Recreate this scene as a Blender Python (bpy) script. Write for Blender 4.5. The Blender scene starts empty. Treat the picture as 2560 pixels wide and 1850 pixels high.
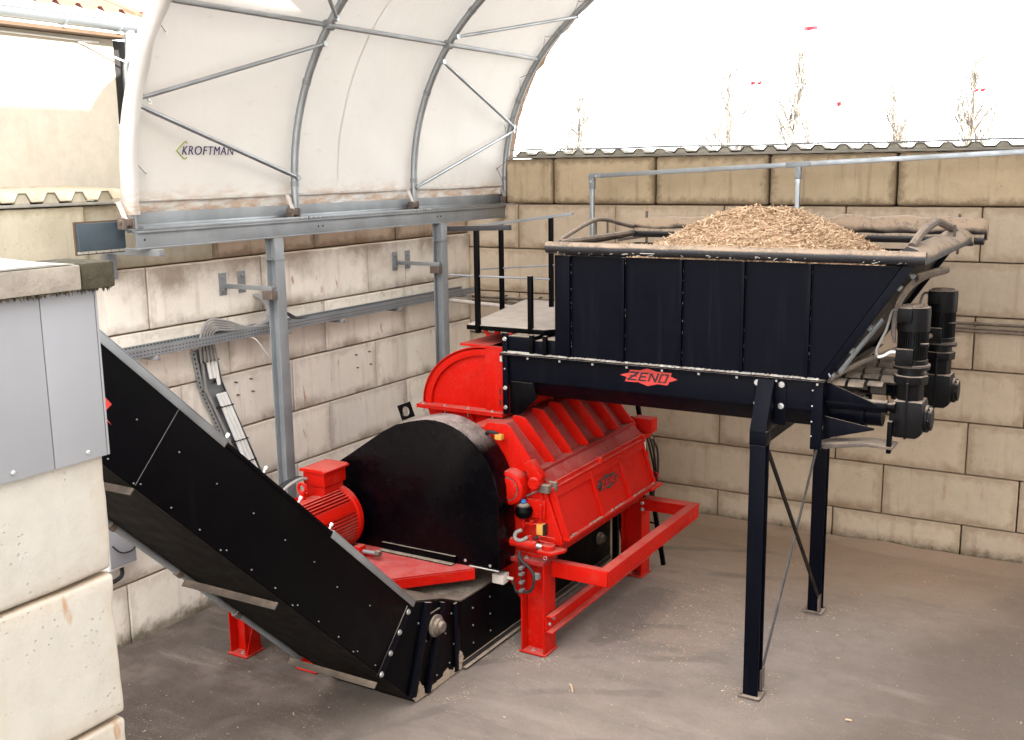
import bpy, bmesh, math, random
from mathutils import Vector, Matrix, noise
from math import sin, cos, pi, radians, sqrt
random.seed(7)
R = random.Random(11)
SC = bpy.context.scene
COL = SC.collection

# ------------------------------------------------------------------ camera
CAMP = (8.1357, -12.6563, 4.4773)
YAW, PITCH, ROLL, FPX = 0.533605, -0.186469, -0.0130994, 2675.09
cd = bpy.data.cameras.new('camera')
cd.sensor_width = 36.0
cd.lens = FPX / 2560 * 36.0
cd.clip_end = 3000
cam = bpy.data.objects.new('camera', cd)
COL.objects.link(cam)
f = Vector((-sin(YAW) * cos(PITCH), cos(YAW) * cos(PITCH), sin(PITCH)))
r = Vector((cos(YAW), sin(YAW), 0)); u = r.cross(f)
r2 = cos(ROLL) * r + sin(ROLL) * u; u2 = -sin(ROLL) * r + cos(ROLL) * u
M = Matrix((( r2.x, u2.x, -f.x, CAMP[0]), (r2.y, u2.y, -f.y, CAMP[1]), (r2.z, u2.z, -f.z, CAMP[2]), (0, 0, 0, 1)))
cam.matrix_world = M
SC.camera = cam

# ------------------------------------------------------------------ sky, sun, exposure
SUN = Vector((1.0, -0.44, 0.434)).normalized()          # towards the sun
SUN_EL = math.asin(SUN.z); SUN_AZ = math.atan2(SUN.x, SUN.y)
world = bpy.data.worlds.new('World'); SC.world = world; world.use_nodes = True
wn = world.node_tree; wn.nodes.clear()
wo = wn.nodes.new('ShaderNodeOutputWorld')
sky = wn.nodes.new('ShaderNodeTexSky'); sky.sky_type = 'NISHITA'; sky.sun_disc = False
sky.sun_elevation = SUN_EL; sky.sun_rotation = SUN_AZ
sky.air_density = 1.0; sky.dust_density = 2.0; sky.ozone_density = 1.0
bg1 = wn.nodes.new('ShaderNodeBackground'); bg1.inputs[1].default_value = 0.08
wn.links.new(sky.outputs[0], bg1.inputs[0])
bg2 = wn.nodes.new('ShaderNodeBackground'); bg2.inputs[0].default_value = (0.985, 0.982, 0.97, 1); bg2.inputs[1].default_value = 0.85
wtc = wn.nodes.new('ShaderNodeTexCoord'); wmap = wn.nodes.new('ShaderNodeMapping')
wmap.inputs['Scale'].default_value = (1.6, 1.6, 4.5)
wmap.inputs['Location'].default_value = (0.35, 0.2, 0.0)
wns = wn.nodes.new('ShaderNodeTexNoise'); wns.inputs['Scale'].default_value = 1.6; wns.inputs['Detail'].default_value = 6
wrm = wn.nodes.new('ShaderNodeMapRange'); wrm.inputs[1].default_value = 0.36; wrm.inputs[2].default_value = 0.56
wrm.inputs[3].default_value = 0.12; wrm.inputs[4].default_value = 0.97
wmx = wn.nodes.new('ShaderNodeMixShader')
wn.links.new(wtc.outputs['Generated'], wmap.inputs[0]); wn.links.new(wmap.outputs[0], wns.inputs['Vector'])
wn.links.new(wns.outputs[0], wrm.inputs[0]); wn.links.new(wrm.outputs[0], wmx.inputs[0])
wn.links.new(bg1.outputs[0], wmx.inputs[1]); wn.links.new(bg2.outputs[0], wmx.inputs[2])
wn.links.new(wmx.outputs[0], wo.inputs[0])
ld = bpy.data.lights.new('sun', 'SUN'); ld.energy = 3.0; ld.angle = radians(0.5); ld.color = (1.0, 0.95, 0.88)
sun = bpy.data.objects.new('sun', ld); COL.objects.link(sun)
sun.rotation_euler = (-SUN).to_track_quat('-Z', 'Y').to_euler()
sun.location = (20, -12, 14)
SC.view_settings.view_transform = 'Standard'; SC.view_settings.look = 'None'
SC.view_settings.exposure = 3.22; SC.view_settings.gamma = 1.0
SC.view_settings.use_curve_mapping = False
SC.render.engine = 'CYCLES'
SC.cycles.max_bounces = 8; SC.cycles.diffuse_bounces = 5; SC.cycles.transmission_bounces = 6
SC.cycles.use_denoising = True
SC.cycles.sample_clamp_indirect = 8.0

# ------------------------------------------------------------------ materials
class NT:
    def __init__(s, name):
        s.m = bpy.data.materials.new(name); s.m.use_nodes = True
        s.t = s.m.node_tree; s.t.nodes.clear()
        s.out = s.t.nodes.new('ShaderNodeOutputMaterial')
        s.geo = s.t.nodes.new('ShaderNodeNewGeometry')
        s.pos = s.geo.outputs['Position']
    def n(s, typ, **kw):
        nd = s.t.nodes.new(typ)
        for k, v in kw.items(): setattr(nd, k, v)
        return nd
    def L(s, a, b): s.t.links.new(a, b)
    def put(s, sock, v):
        if hasattr(v, 'is_output') or isinstance(v, bpy.types.NodeSocket): s.L(v, sock)
        elif isinstance(v, (tuple, list)) and len(v) == 3 and sock.type == 'RGBA': sock.default_value = (*v, 1)
        else: sock.default_value = v
    def noise(s, scale, detail=4, rough=.55, stretch=None, vec=None, off=None):
        nd = s.n('ShaderNodeTexNoise'); nd.inputs['Scale'].default_value = scale
        nd.inputs['Detail'].default_value = detail; nd.inputs['Roughness'].default_value = rough
        v = vec or s.pos
        if stretch or off:
            mp = s.n('ShaderNodeMapping')
            if stretch: mp.inputs['Scale'].default_value = stretch
            if off: mp.inputs['Location'].default_value = off
            s.L(v, mp.inputs[0]); v = mp.outputs[0]
        s.L(v, nd.inputs['Vector']); return nd.outputs[0]
    def ramp(s, v, a, b, lo=0., hi=1.):
        nd = s.n('ShaderNodeMapRange', interpolation_type='SMOOTHSTEP')
        s.put(nd.inputs[0], v); nd.inputs[1].default_value = a; nd.inputs[2].default_value = b
        nd.inputs[3].default_value = lo; nd.inputs[4].default_value = hi
        return nd.outputs[0]
    def math(s, op, a, b=0., c=0.):
        nd = s.n('ShaderNodeMath', operation=op); s.put(nd.inputs[0], a); s.put(nd.inputs[1], b); s.put(nd.inputs[2], c)
        return nd.outputs[0]
    def mix(s, fac, a, b, mode='MIX'):
        nd = s.n('ShaderNodeMix', data_type='RGBA', blend_type=mode)
        s.put(nd.inputs[0], fac); s.put(nd.inputs[6], a); s.put(nd.inputs[7], b); return nd.outputs[2]
    def sep(s, v):
        nd = s.n('ShaderNodeSeparateXYZ'); s.L(v, nd.inputs[0]); return nd.outputs
    def bump(s, h, dist, strength=1.0, prev=None):
        nd = s.n('ShaderNodeBump'); nd.inputs['Distance'].default_value = dist; nd.inputs['Strength'].default_value = strength
        s.L(h, nd.inputs['Height'])
        if prev: s.L(prev, nd.inputs['Normal'])
        return nd.outputs[0]
    def bsdf(s, col, rough=.5, metal=0., normal=None, spec=.5, coat=0.):
        b = s.n('ShaderNodeBsdfPrincipled')
        s.put(b.inputs['Base Color'], col); s.put(b.inputs['Roughness'], rough); s.put(b.inputs['Metallic'], metal)
        b.inputs['Specular IOR Level'].default_value = spec
        if coat: b.inputs['Coat Weight'].default_value = coat; b.inputs['Coat Roughness'].default_value = .15
        if normal: s.L(normal, b.inputs['Normal'])
        s.L(b.outputs[0], s.out.inputs[0]); return b

DUST = (0.47, 0.375, 0.295)
def paint(name, col, rough=.35, metal=0., dust=.6, film=.12, fleck=0.0, spec=.5, vary=.2, dustcol=DUST, lo=.55, coat=0., bumpy=.0006, hi=.97, streak=.004, grime=0.):
    """painted or bare metal: settled dust on what faces up, a thin film elsewhere, chipped flecks"""
    t = NT(name)
    nz = t.sep(t.geo.outputs['Normal'])[2]
    big = t.noise(2.2, 5)
    c = t.mix(t.ramp(big, .3, .7, 0, vary), col, tuple(v * .45 for v in col))
    up = t.ramp(nz, lo, hi)
    fine = t.noise(38, 5, .7); mid = t.noise(7, 6, .65)
    d = t.math('MULTIPLY', up, t.ramp(t.math('ADD', t.math('MULTIPLY', mid, .7), t.math('MULTIPLY', fine, .5)), .42, .72, .35, 1.0))
    d = t.math('MULTIPLY', d, dust)
    fl = t.math('MULTIPLY', t.ramp(t.math('MULTIPLY', mid, t.noise(120, 3, .8)), .12, .48), film)
    d = t.math('MINIMUM', t.math('ADD', d, fl), 1.0)
    c = t.mix(d, c, dustcol)
    stv = t.ramp(t.noise(16, 4, .6, stretch=(1, 1, .06), off=(2, 5, 1)), .55, .75)
    c = t.mix(t.math('MULTIPLY', stv, film * .8 + streak), c, dustcol)
    if grime:
        gr_ = t.math('MULTIPLY', t.ramp(t.noise(1.9, 6, .65, off=(8, 2, 5)), .52, .74), t.ramp(t.noise(11, 5, .7), .35, .6))
        c = t.mix(t.math('MULTIPLY', gr_, grime), c, tuple(v * .28 for v in col))
        c = t.mix(t.math('MULTIPLY', t.ramp(t.noise(2.6, 5, .65, off=(1, 9, 4)), .55, .8), grime * .45), c, (.42, .10, .07))
    if fleck:
        fk = t.ramp(t.noise(95, 2, .5, off=(3, 1, 2)), .70 - fleck * .05, .72)
        sc = t.ramp(t.noise(26, 3, .7, stretch=(1, 1, .16), off=(9, 3, 1)), .72, .76)
        k = t.math('MULTIPLY', t.math('MAXIMUM', fk, t.math('MULTIPLY', sc, .5)), min(1, fleck))
        c = t.mix(k, c, (0.42, 0.40, 0.38))
    rr = t.math('MINIMUM', t.math('ADD', t.math('MULTIPLY', d, .6), t.ramp(mid, .3, .7, rough - .06, rough + .08)), .95)
    mt = t.math('MULTIPLY', t.math('SUBTRACT', 1.0, d), metal) if metal else 0.
    nm = t.bump(t.math('ADD', t.noise(5, 3), t.math('MULTIPLY', fine, .15)), bumpy * 4, .5)
    t.bsdf(c, rr, mt, nm, spec, coat)
    return t.m

def concrete(name, ca, cb, axis=0, edge=.5, edgecol=(.13, .085, .045), streak=.4, rust=0., moss=0., green=0., film=0., pore=.35, topbrown=0., dark=.35):
    t = NT(name)
    oi = t.n('ShaderNodeObjectInfo'); rnd = oi.outputs['Random']
    tc = t.n('ShaderNodeTexCoord'); g = t.sep(tc.outputs['Generated'])
    ps = t.sep(t.pos)
    offv = t.n('ShaderNodeVectorMath', operation='ADD'); t.L(t.pos, offv.inputs[0])
    cmb = t.n('ShaderNodeCombineXYZ'); t.L(t.math('MULTIPLY', rnd, 37.), cmb.inputs[0]); t.L(t.math('MULTIPLY', rnd, 11.), cmb.inputs[2]); t.L(cmb.outputs[0], offv.inputs[1])
    v = offv.outputs[0]
    n1 = t.noise(1.7, 6, .6, vec=v); n2 = t.noise(9, 6, .7, vec=v); n3 = t.noise(70, 4, .7, vec=v)
    c = t.mix(t.ramp(n1, .3, .72), ca, cb)
    c = t.mix(t.ramp(n2, .35, .75, 0, dark), c, tuple(x * .72 for x in ca))
    c = t.mix(.6, c, t.mix(rnd, (.84, .845, .85), (1.12, 1.11, 1.08)), 'MULTIPLY')
    st = t.noise(6, 4, .6, vec=v, stretch=(1.6, 1.6, .12))
    c = t.mix(t.ramp(st, .52, .74, 0, streak), c, edgecol)
    if rust:
        rs = t.math('MULTIPLY', t.ramp(t.noise(3.1, 2, .5, vec=v, stretch=(2.6, 2.6, .8)), .66, .72), t.ramp(t.noise(14, 4, .7, vec=v, stretch=(1, 1, .3)), .45, .6))
        c = t.mix(t.math('MULTIPLY', rs, rust), c, (.34, .15, .05))
    # dirt gathered along the joints
    ga, gz = g[axis], g[2]
    da = t.math('MULTIPLY', t.math('MINIMUM', ga, t.math('SUBTRACT', 1., ga)), 1.45)
    dz = t.math('MULTIPLY', t.math('MINIMUM', gz, t.math('SUBTRACT', 1., gz)), .6)
    dm = t.math('MINIMUM', da, dz)
    dm = t.math('SUBTRACT', dm, t.math('MULTIPLY', t.math('SUBTRACT', n2, .40), .22))
    c = t.mix(t.ramp(dm, .085, -.01, 0, edge), c, edgecol)
    # pores
    vo = t.n('ShaderNodeTexVoronoi'); vo.inputs['Scale'].default_value = 34; t.L(v, vo.inputs['Vector'])
    pr = t.math('MULTIPLY', t.ramp(vo.outputs['Distance'], .20, .12), t.ramp(t.noise(4, 2, vec=v), .48, .62))
    c = t.mix(t.math('MULTIPLY', pr, pore), c, tuple(x * .35 for x in ca))
    if moss:
        bz = t.math('MULTIPLY', t.ramp(gz, .30, .02), t.ramp(t.noise(1.15, 5, .65, off=(2, 6, 1)), .47, .62))
        c = t.mix(t.math('MULTIPLY', bz, .6), c, (.17, .105, .055))
    if topbrown:
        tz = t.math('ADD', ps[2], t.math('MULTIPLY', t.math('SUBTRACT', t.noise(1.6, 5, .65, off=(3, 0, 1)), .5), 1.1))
        c = t.mix(t.ramp(tz, 3.30, 3.72, 0, topbrown), c, (.20, .135, .085))  # browner towards the top of the wall
    if green:
        gm = t.math('MULTIPLY', t.ramp(t.noise(2.3, 5, .65, vec=v), .42, .7), green)
        c = t.mix(gm, c, (.17, .15, .045))
    if moss:
        low = t.math('ADD', ps[2], t.math('MULTIPLY', t.math('SUBTRACT', n2, .5), .30))
        lm = t.ramp(low, .20, .02, 0, .75)
        c = t.mix(lm, c, (.10, .065, .035))
        mx = t.ramp(t.noise(1.3, 3, .6, off=(4, 0, 2)), .42, .60)
        mm = t.math('MULTIPLY', t.ramp(low, .10, -.02), mx)
        c = t.mix(t.math('MULTIPLY', mm, moss), c, (.03, .032, .008))
    nz = t.sep(t.geo.outputs['Normal'])[2]
    c = t.mix(t.ramp(nz, .6, .95, 0, .8), c, (.34, .25, .17))
    h = t.math('ADD', t.math('MULTIPLY', n3, .5), t.math('ADD', n2, t.math('MULTIPLY', pr, -1.5)))
    t.bsdf(c, .9, 0, t.bump(h, .006, .6), .25)
    return t.m

def flat(name, col, rough=.6, metal=0., vary=.25, scale=6, spec=.4, bump=0.):
    t = NT(name)
    c = t.mix(t.ramp(t.noise(scale, 5, .6), .3, .7, 0, vary), col, tuple(v * .5 for v in col))
    nm = t.bump(t.noise(scale * 6, 4), bump, .6) if bump else None
    t.bsdf(c, rough, metal, nm, spec); return t.m

MT = {}
MT['red'] = paint('red_paint', (.45, .005, .001), .42, 0, .45, .02, .22, spec=.10, grime=.5, dustcol=(.42, .20, .16), vary=.15)
MT['red_dusty_shaded'] = paint('dusty_shaded_red_paint', (.26, .008, .008), .6, 0, .55, .30, .4, spec=.1, dustcol=(.28, .095, .08), lo=.2)  # dusty red, darkened further to paint in the shade between the hood ribs
MT['navy'] = paint('navy_black_paint', (.0012, .0018, .0050), .42, 0, .8, .001, 0, streak=.006, vary=.3, spec=.07)
MT['black'] = paint('black_paint', (.0011, .0010, .0017), .38, 0, .7, .001, 0, vary=.25, spec=.06, streak=.003)
MT['gear'] = paint('dusty_black_casting', (.0032, .0032, .0038), .42, 0, .9, .012, .12, vary=.3, spec=.10)
MT['cover'] = paint('dusty_black_cover', (.0016, .0015, .0022), .4, 0, .42, .004, 0, vary=.3, spec=.12, lo=.6)
MT['guard'] = paint('black_guard_paint', (.0011, .0008, .0016), .26, 0, .9, .0, 0, streak=.002, vary=.3, dustcol=(.40, .32, .29), lo=.62, spec=.13)
MT['rim'] = paint('dust_laden_black_rim', (.006, .006, .009), .5, 0, 1.25, .03, .3, lo=.18, hi=.55, dustcol=(.36, .27, .195))
MT['dusty_steel'] = paint('dust_covered_steel', (.05, .035, .03), .6, 0, 1.0, .50, 0, lo=.1, dustcol=(.31, .24, .18))
MT['blade'] = paint('dust_covered_blade', (.02, .018, .018), .7, 0, .9, .45, 0, lo=.1, dustcol=(.26, .20, .15))
MT['galv'] = paint('galvanised_steel', (.34, .365, .385), .42, .85, .35, .10, 0, vary=.45, dustcol=(.42, .34, .27))
MT['galv_mat'] = paint('weathered_galvanised_steel', (.27, .29, .305), .55, .5, .5, .16, 0, vary=.5, dustcol=(.40, .33, .26))
MT['bolt'] = paint('zinc_bolt', (.62, .63, .62), .3, .9, .2, .05, 0)
MT['rivet'] = flat('dull_rivet', (.25, .25, .25), .4, .5)
MT['caked'] = flat('caked_sawdust', (.37, .285, .215), .95, 0, .5, 20, .1)
MT['deck'] = flat('dusty_deck', (.46, .39, .335), .95, 0, .3, 5, .1)
MT['red_plate'] = paint('dusty_red_plate', (.40, .010, .009), .5, 0, .55, .12, .3, dustcol=(.42, .15, .135), lo=.3, spec=.1, grime=.4)
MT['weld'] = flat('chalky_weld_dust', (.52, .48, .43), .9)
MT['back_block'] = concrete('tan_concrete', (.51, .41, .305), (.465, .37, .275), 0, .42, (.24, .16, .095), .34, .35, .95)
MT['top_block'] = concrete('tan_concrete_top', (.46, .36, .24), (.41, .32, .21), 0, .60, (.11, .07, .038), .45, .1)
MT['left_block'] = concrete('pale_concrete', (.78, .715, .625), (.74, .675, .59), 1, .30, (.23, .17, .125), .24, .75, .6, topbrown=.75, dark=.2)
MT['left_top'] = concrete('mossy_pale_concrete', (.46, .41, .32), (.40, .355, .265), 1, .4, (.22, .18, .10), .3, 0, 0, .18)
MT['left_upper'] = concrete('brown_upper_concrete', (.43, .335, .25), (.34, .25, .18), 1, .6, (.12, .075, .045), .5, .2, .2)  # browner tone for the top course of the left wall
MT['fore_block'] = concrete('cream_concrete', (.45, .42, .375), (.42, .39, .34), 1, .22, (.36, .26, .16), .24, .8, 0, .0, pore=.2)
MT['cladding'] = flat('grey_clad_panel', (.265, .265, .278), .5, 0, .16, 1.6, .4)
MT['timber'] = flat('weathered_timber', (.33, .285, .235), .9, 0, .5, 9, .2, .006)
MT['moss_timber'] = flat('mossy_end_timber', (.075, .064, .044), .95, 0, .7, 22, .1, .01)
MT['render'] = concrete('cream_render', (.45, .405, .335), (.41, .37, .305), 1, .12, (.34, .27, .17), .18, 0, 0, .04, pore=.0)
MT['tile_red'] = flat('orange_red_roof_sheet', (.30, .10, .065), .75, 0, .35, 3)
MT['zinc'] = flat('zinc_gutter', (.34, .38, .41), .4, .7, .2, 3)
MT['fascia'] = flat('fibre_cement', (.30, .28, .24), .9, 0, .5, 7, .2, .004)
MT['sheet'] = flat('fibre_cement_sheet', (.36, .33, .27), .9, 0, .6, 5, .2, .004)
MT['slate'] = flat('slate_blue_panel', (.045, .062, .075), .5, 0, .2, 12)
MT['soffit'] = flat('dark_timber_soffit', (.10, .065, .04), .8, 0, .4, 6)
MT['teal'] = flat('teal_panel', (.22, .42, .36), .6, 0, .1, 4)
MT['white'] = flat('white_plastic', (.72, .71, .68), .5, 0, .1, 6)
MT['offwhite'] = flat('dusty_white_pipe', (.55, .48, .42), .6, 0, .3, 9)
MT['cable'] = flat('grey_cable', (.26, .24, .225), .7, 0, .3, 12)
MT['blackcable'] = flat('black_rubber', (.015, .014, .014), .55, 0, .3, 12)
MT['yellow'] = flat('yellow_plug', (.55, .27, .05), .5, 0, .15, 15)
MT['blue'] = flat('blue_cap', (.02, .16, .48), .4)
MT['slot'] = flat('dark_slot', (.02, .018, .016), .9)
MT['under'] = paint('dusty_underside', (.0042, .0034, .0028), .6, 0, .2, .003, 0, vary=.4, spec=.08, streak=.001)
MT['brace'] = paint('dusty_brace', (.04, .038, .04), .6, 0, .6, .45, 0, dustcol=(.22, .19, .17))
MT['bar'] = paint('dusty_cross_bar', (.04, .03, .024), .7, 0, .7, .4, 0, dustcol=(.24, .18, .13))
MT['tarp'] = paint('dusty_black_tarp', (.006, .006, .009), .35, 0, 1.4, .04, 0, lo=-.35, hi=.2, dustcol=(.36, .265, .185))
MT['rope'] = flat('brown_rope', (.20, .13, .08), .9, 0, .4, 30)
MT['logo_red'] = paint('logo_red', (.56, .035, .025), .45, 0, 0, .04, .1)
MT['logo_dark'] = flat('logo_dark', (.012, .012, .018), .45)
MT['plate_dark'] = paint('dark_badge', (.010, .010, .012), .5, 0, .3, .06, 0)
MT['ink'] = flat('violet_ink', (.025, .015, .09), .5, 0, .05)
MT['lime'] = flat('lime_ink', (.26, .34, .03), .5, 0, .05)
MT['bark'] = flat('pale_bark', (.19, .172, .145), .9, 0, .4, 5)
MT['flag'] = flat('red_flag_cloth', (.40, .02, .03), .7, 0, .15, 9)
MT['wire'] = flat('pale_wire', (.75, .75, .75), .4)
MT['rusty'] = paint('primer_red_steel', (.085, .058, .045), .6, 0, .6, .14, 0)

def canvas_mat():
    t = NT('white_pvc_canvas')
    p = t.sep(t.pos)
    n1 = t.noise(1.1, 5, .6); n2 = t.noise(6, 6, .7); st = t.noise(9, 5, .65, stretch=(1, .5, 1.6))
    c = t.mix(t.ramp(n1, .35, .7, 0, .5), (.53, .508, .475), (.49, .467, .43))
    low = t.math('ADD', p[2], t.math('MULTIPLY', t.math('SUBTRACT', n2, .5), .25))
    k = t.math('MULTIPLY', t.ramp(low, 4.42, 4.10), t.ramp(st, .38, .62))
    c = t.mix(t.math('MULTIPLY', k, .85), c, (.36, .22, .13))
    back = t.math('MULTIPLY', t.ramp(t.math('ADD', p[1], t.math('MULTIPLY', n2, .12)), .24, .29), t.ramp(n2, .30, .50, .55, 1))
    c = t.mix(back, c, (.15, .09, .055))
    sc = t.math('MULTIPLY', t.ramp(t.noise(13, 3, .6, stretch=(1, .25, .6), off=(5, 2, 0)), .66, .72), .35)
    c = t.mix(sc, c, (.42, .37, .34))
    d = t.n('ShaderNodeBsdfPrincipled'); t.put(d.inputs['Base Color'], c); d.inputs['Roughness'].default_value = .55
    tr = t.n('ShaderNodeBsdfTranslucent'); t.put(tr.inputs['Color'], t.mix(.5, c, (.96, .93, .89), 'MULTIPLY'))
    nm = t.bump(t.math('ADD', n1, t.math('MULTIPLY', t.noise(3.5, 3, stretch=(1, .4, 1)), .5)), .03, .5)
    t.L(nm, d.inputs['Normal'])
    mx = t.n('ShaderNodeMixShader'); mx.inputs[0].default_value = .19
    t.L(d.outputs[0], mx.inputs[1]); t.L(tr.outputs[0], mx.inputs[2]); t.L(mx.outputs[0], t.out.inputs[0])
    return t.m
MT['canvas'] = canvas_mat()

def ground_mat():
    t = NT('dusty_concrete_yard'); p = t.sep(t.pos)
    n1 = t.noise(.55, 6, .6); n2 = t.noise(2.6, 7, .65); n3 = t.noise(60, 5, .75); n4 = t.noise(.9, 4, .6, off=(7, 3, 0))
    c = t.mix(t.ramp(n2, .32, .7), (.275, .222, .188), (.232, .186, .157))
    # sawdust drifted against the back wall
    tan = t.math('ADD', p[1], t.math('MULTIPLY', t.math('SUBTRACT', n1, .5), 2.2))
    c = t.mix(t.ramp(tan, -3.2, -.6, 0, .85), c, (.30, .205, .135))
    # darker floor on the left: shade by the foreground wall painted in
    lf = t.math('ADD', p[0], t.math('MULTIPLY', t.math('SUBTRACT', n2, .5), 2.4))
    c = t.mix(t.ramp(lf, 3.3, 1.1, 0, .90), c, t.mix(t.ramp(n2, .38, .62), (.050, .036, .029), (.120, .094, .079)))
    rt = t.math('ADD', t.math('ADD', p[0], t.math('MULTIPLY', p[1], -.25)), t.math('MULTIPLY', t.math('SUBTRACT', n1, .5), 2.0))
    c = t.mix(t.ramp(rt, 6.6, 8.2, 0, .8), c, (.105, .075, .058))  # browner floor to the right, light falloff painted into the colour
    # patch of damp with dark edges in front of the mill
    def blob(cx, cy, rx, ry, wob):
        ex = t.math('DIVIDE', t.math('SUBTRACT', p[0], cx), rx); ey = t.math('DIVIDE', t.math('SUBTRACT', p[1], cy), ry)
        d = t.math('SQRT', t.math('ADD', t.math('MULTIPLY', ex, ex), t.math('MULTIPLY', ey, ey)))
        return t.math('ADD', d, t.math('MULTIPLY', t.math('SUBTRACT', n2, .5), wob))
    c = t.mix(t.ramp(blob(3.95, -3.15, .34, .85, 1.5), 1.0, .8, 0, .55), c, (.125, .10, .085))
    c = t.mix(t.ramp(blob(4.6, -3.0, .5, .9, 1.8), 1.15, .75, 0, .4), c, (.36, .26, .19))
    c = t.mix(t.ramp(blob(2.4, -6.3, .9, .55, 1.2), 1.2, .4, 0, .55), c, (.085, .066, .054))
    c = t.mix(t.ramp(blob(1.7, -7.0, 1.25, .9, 1.0), 1.25, .35, 0, .75), c, (.045, .033, .027))  # deepens the painted shade on the floor near the foreground wall
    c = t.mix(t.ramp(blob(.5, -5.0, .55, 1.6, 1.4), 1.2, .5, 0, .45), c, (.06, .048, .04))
    # tyre scuffs
    wv = t.n('ShaderNodeTexWave', wave_type='RINGS', rings_direction='Z'); wv.inputs['Scale'].default_value = .42
    wv.inputs['Distortion'].default_value = 3.5; wv.inputs['Detail'].default_value = 3
    mp = t.n('ShaderNodeMapping'); mp.inputs['Location'].default_value = (-6.5, 8.5, 0); t.L(t.pos, mp.inputs[0]); t.L(mp.outputs[0], wv.inputs['Vector'])
    c = t.mix(t.math('MULTIPLY', t.ramp(wv.outputs['Fac'], .90, .99), t.math('MULTIPLY', t.ramp(n4, .45, .60, 0, .5), t.ramp(p[0], 5.6, 4.6))), c, (.115, .095, .083))
    dk = t.math('MULTIPLY', t.ramp(t.noise(7, 5, .7, off=(1, 8, 3)), .62, .70), .45)
    c = t.mix(dk, c, (.15, .12, .10))
    mpd = t.n('ShaderNodeMapping'); mpd.inputs['Rotation'].default_value = (0, 0, .7); mpd.inputs['Scale'].default_value = (.35, 1.9, 1); t.L(t.pos, mpd.inputs[0])
    sm = t.noise(1.5, 6, .7, vec=mpd.outputs[0])
    c = t.mix(t.ramp(sm, .50, .70, 0, .38), c, (.13, .105, .09))
    c = t.mix(t.ramp(sm, .46, .28, 0, .30), c, (.36, .30, .26))
    sp = t.ramp(t.noise(85, 2, .5), .66, .70)
    c = t.mix(t.math('MULTIPLY', sp, .5), c, (.42, .32, .21))
    c = t.mix(t.ramp(n3, .3, .7, 0, .25), c, (.15, .125, .105))
    h = t.math('ADD', t.math('MULTIPLY', n2, 2.), t.math('MULTIPLY', n3, .35))
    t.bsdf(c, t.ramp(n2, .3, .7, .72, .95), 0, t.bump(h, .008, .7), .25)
    return t.m
MT['ground'] = ground_mat()

def chip_mat():
    t = NT('fresh_wood_chips')
    oi = t.n('ShaderNodeAttribute'); oi.attribute_name = 'tone'
    c = t.mix(oi.outputs['Fac'], (.31, .19, .11), (.75, .555, .375))
    t.bsdf(c, .85, 0, None, .2); return t.m
MT['chips'] = chip_mat()

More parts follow.
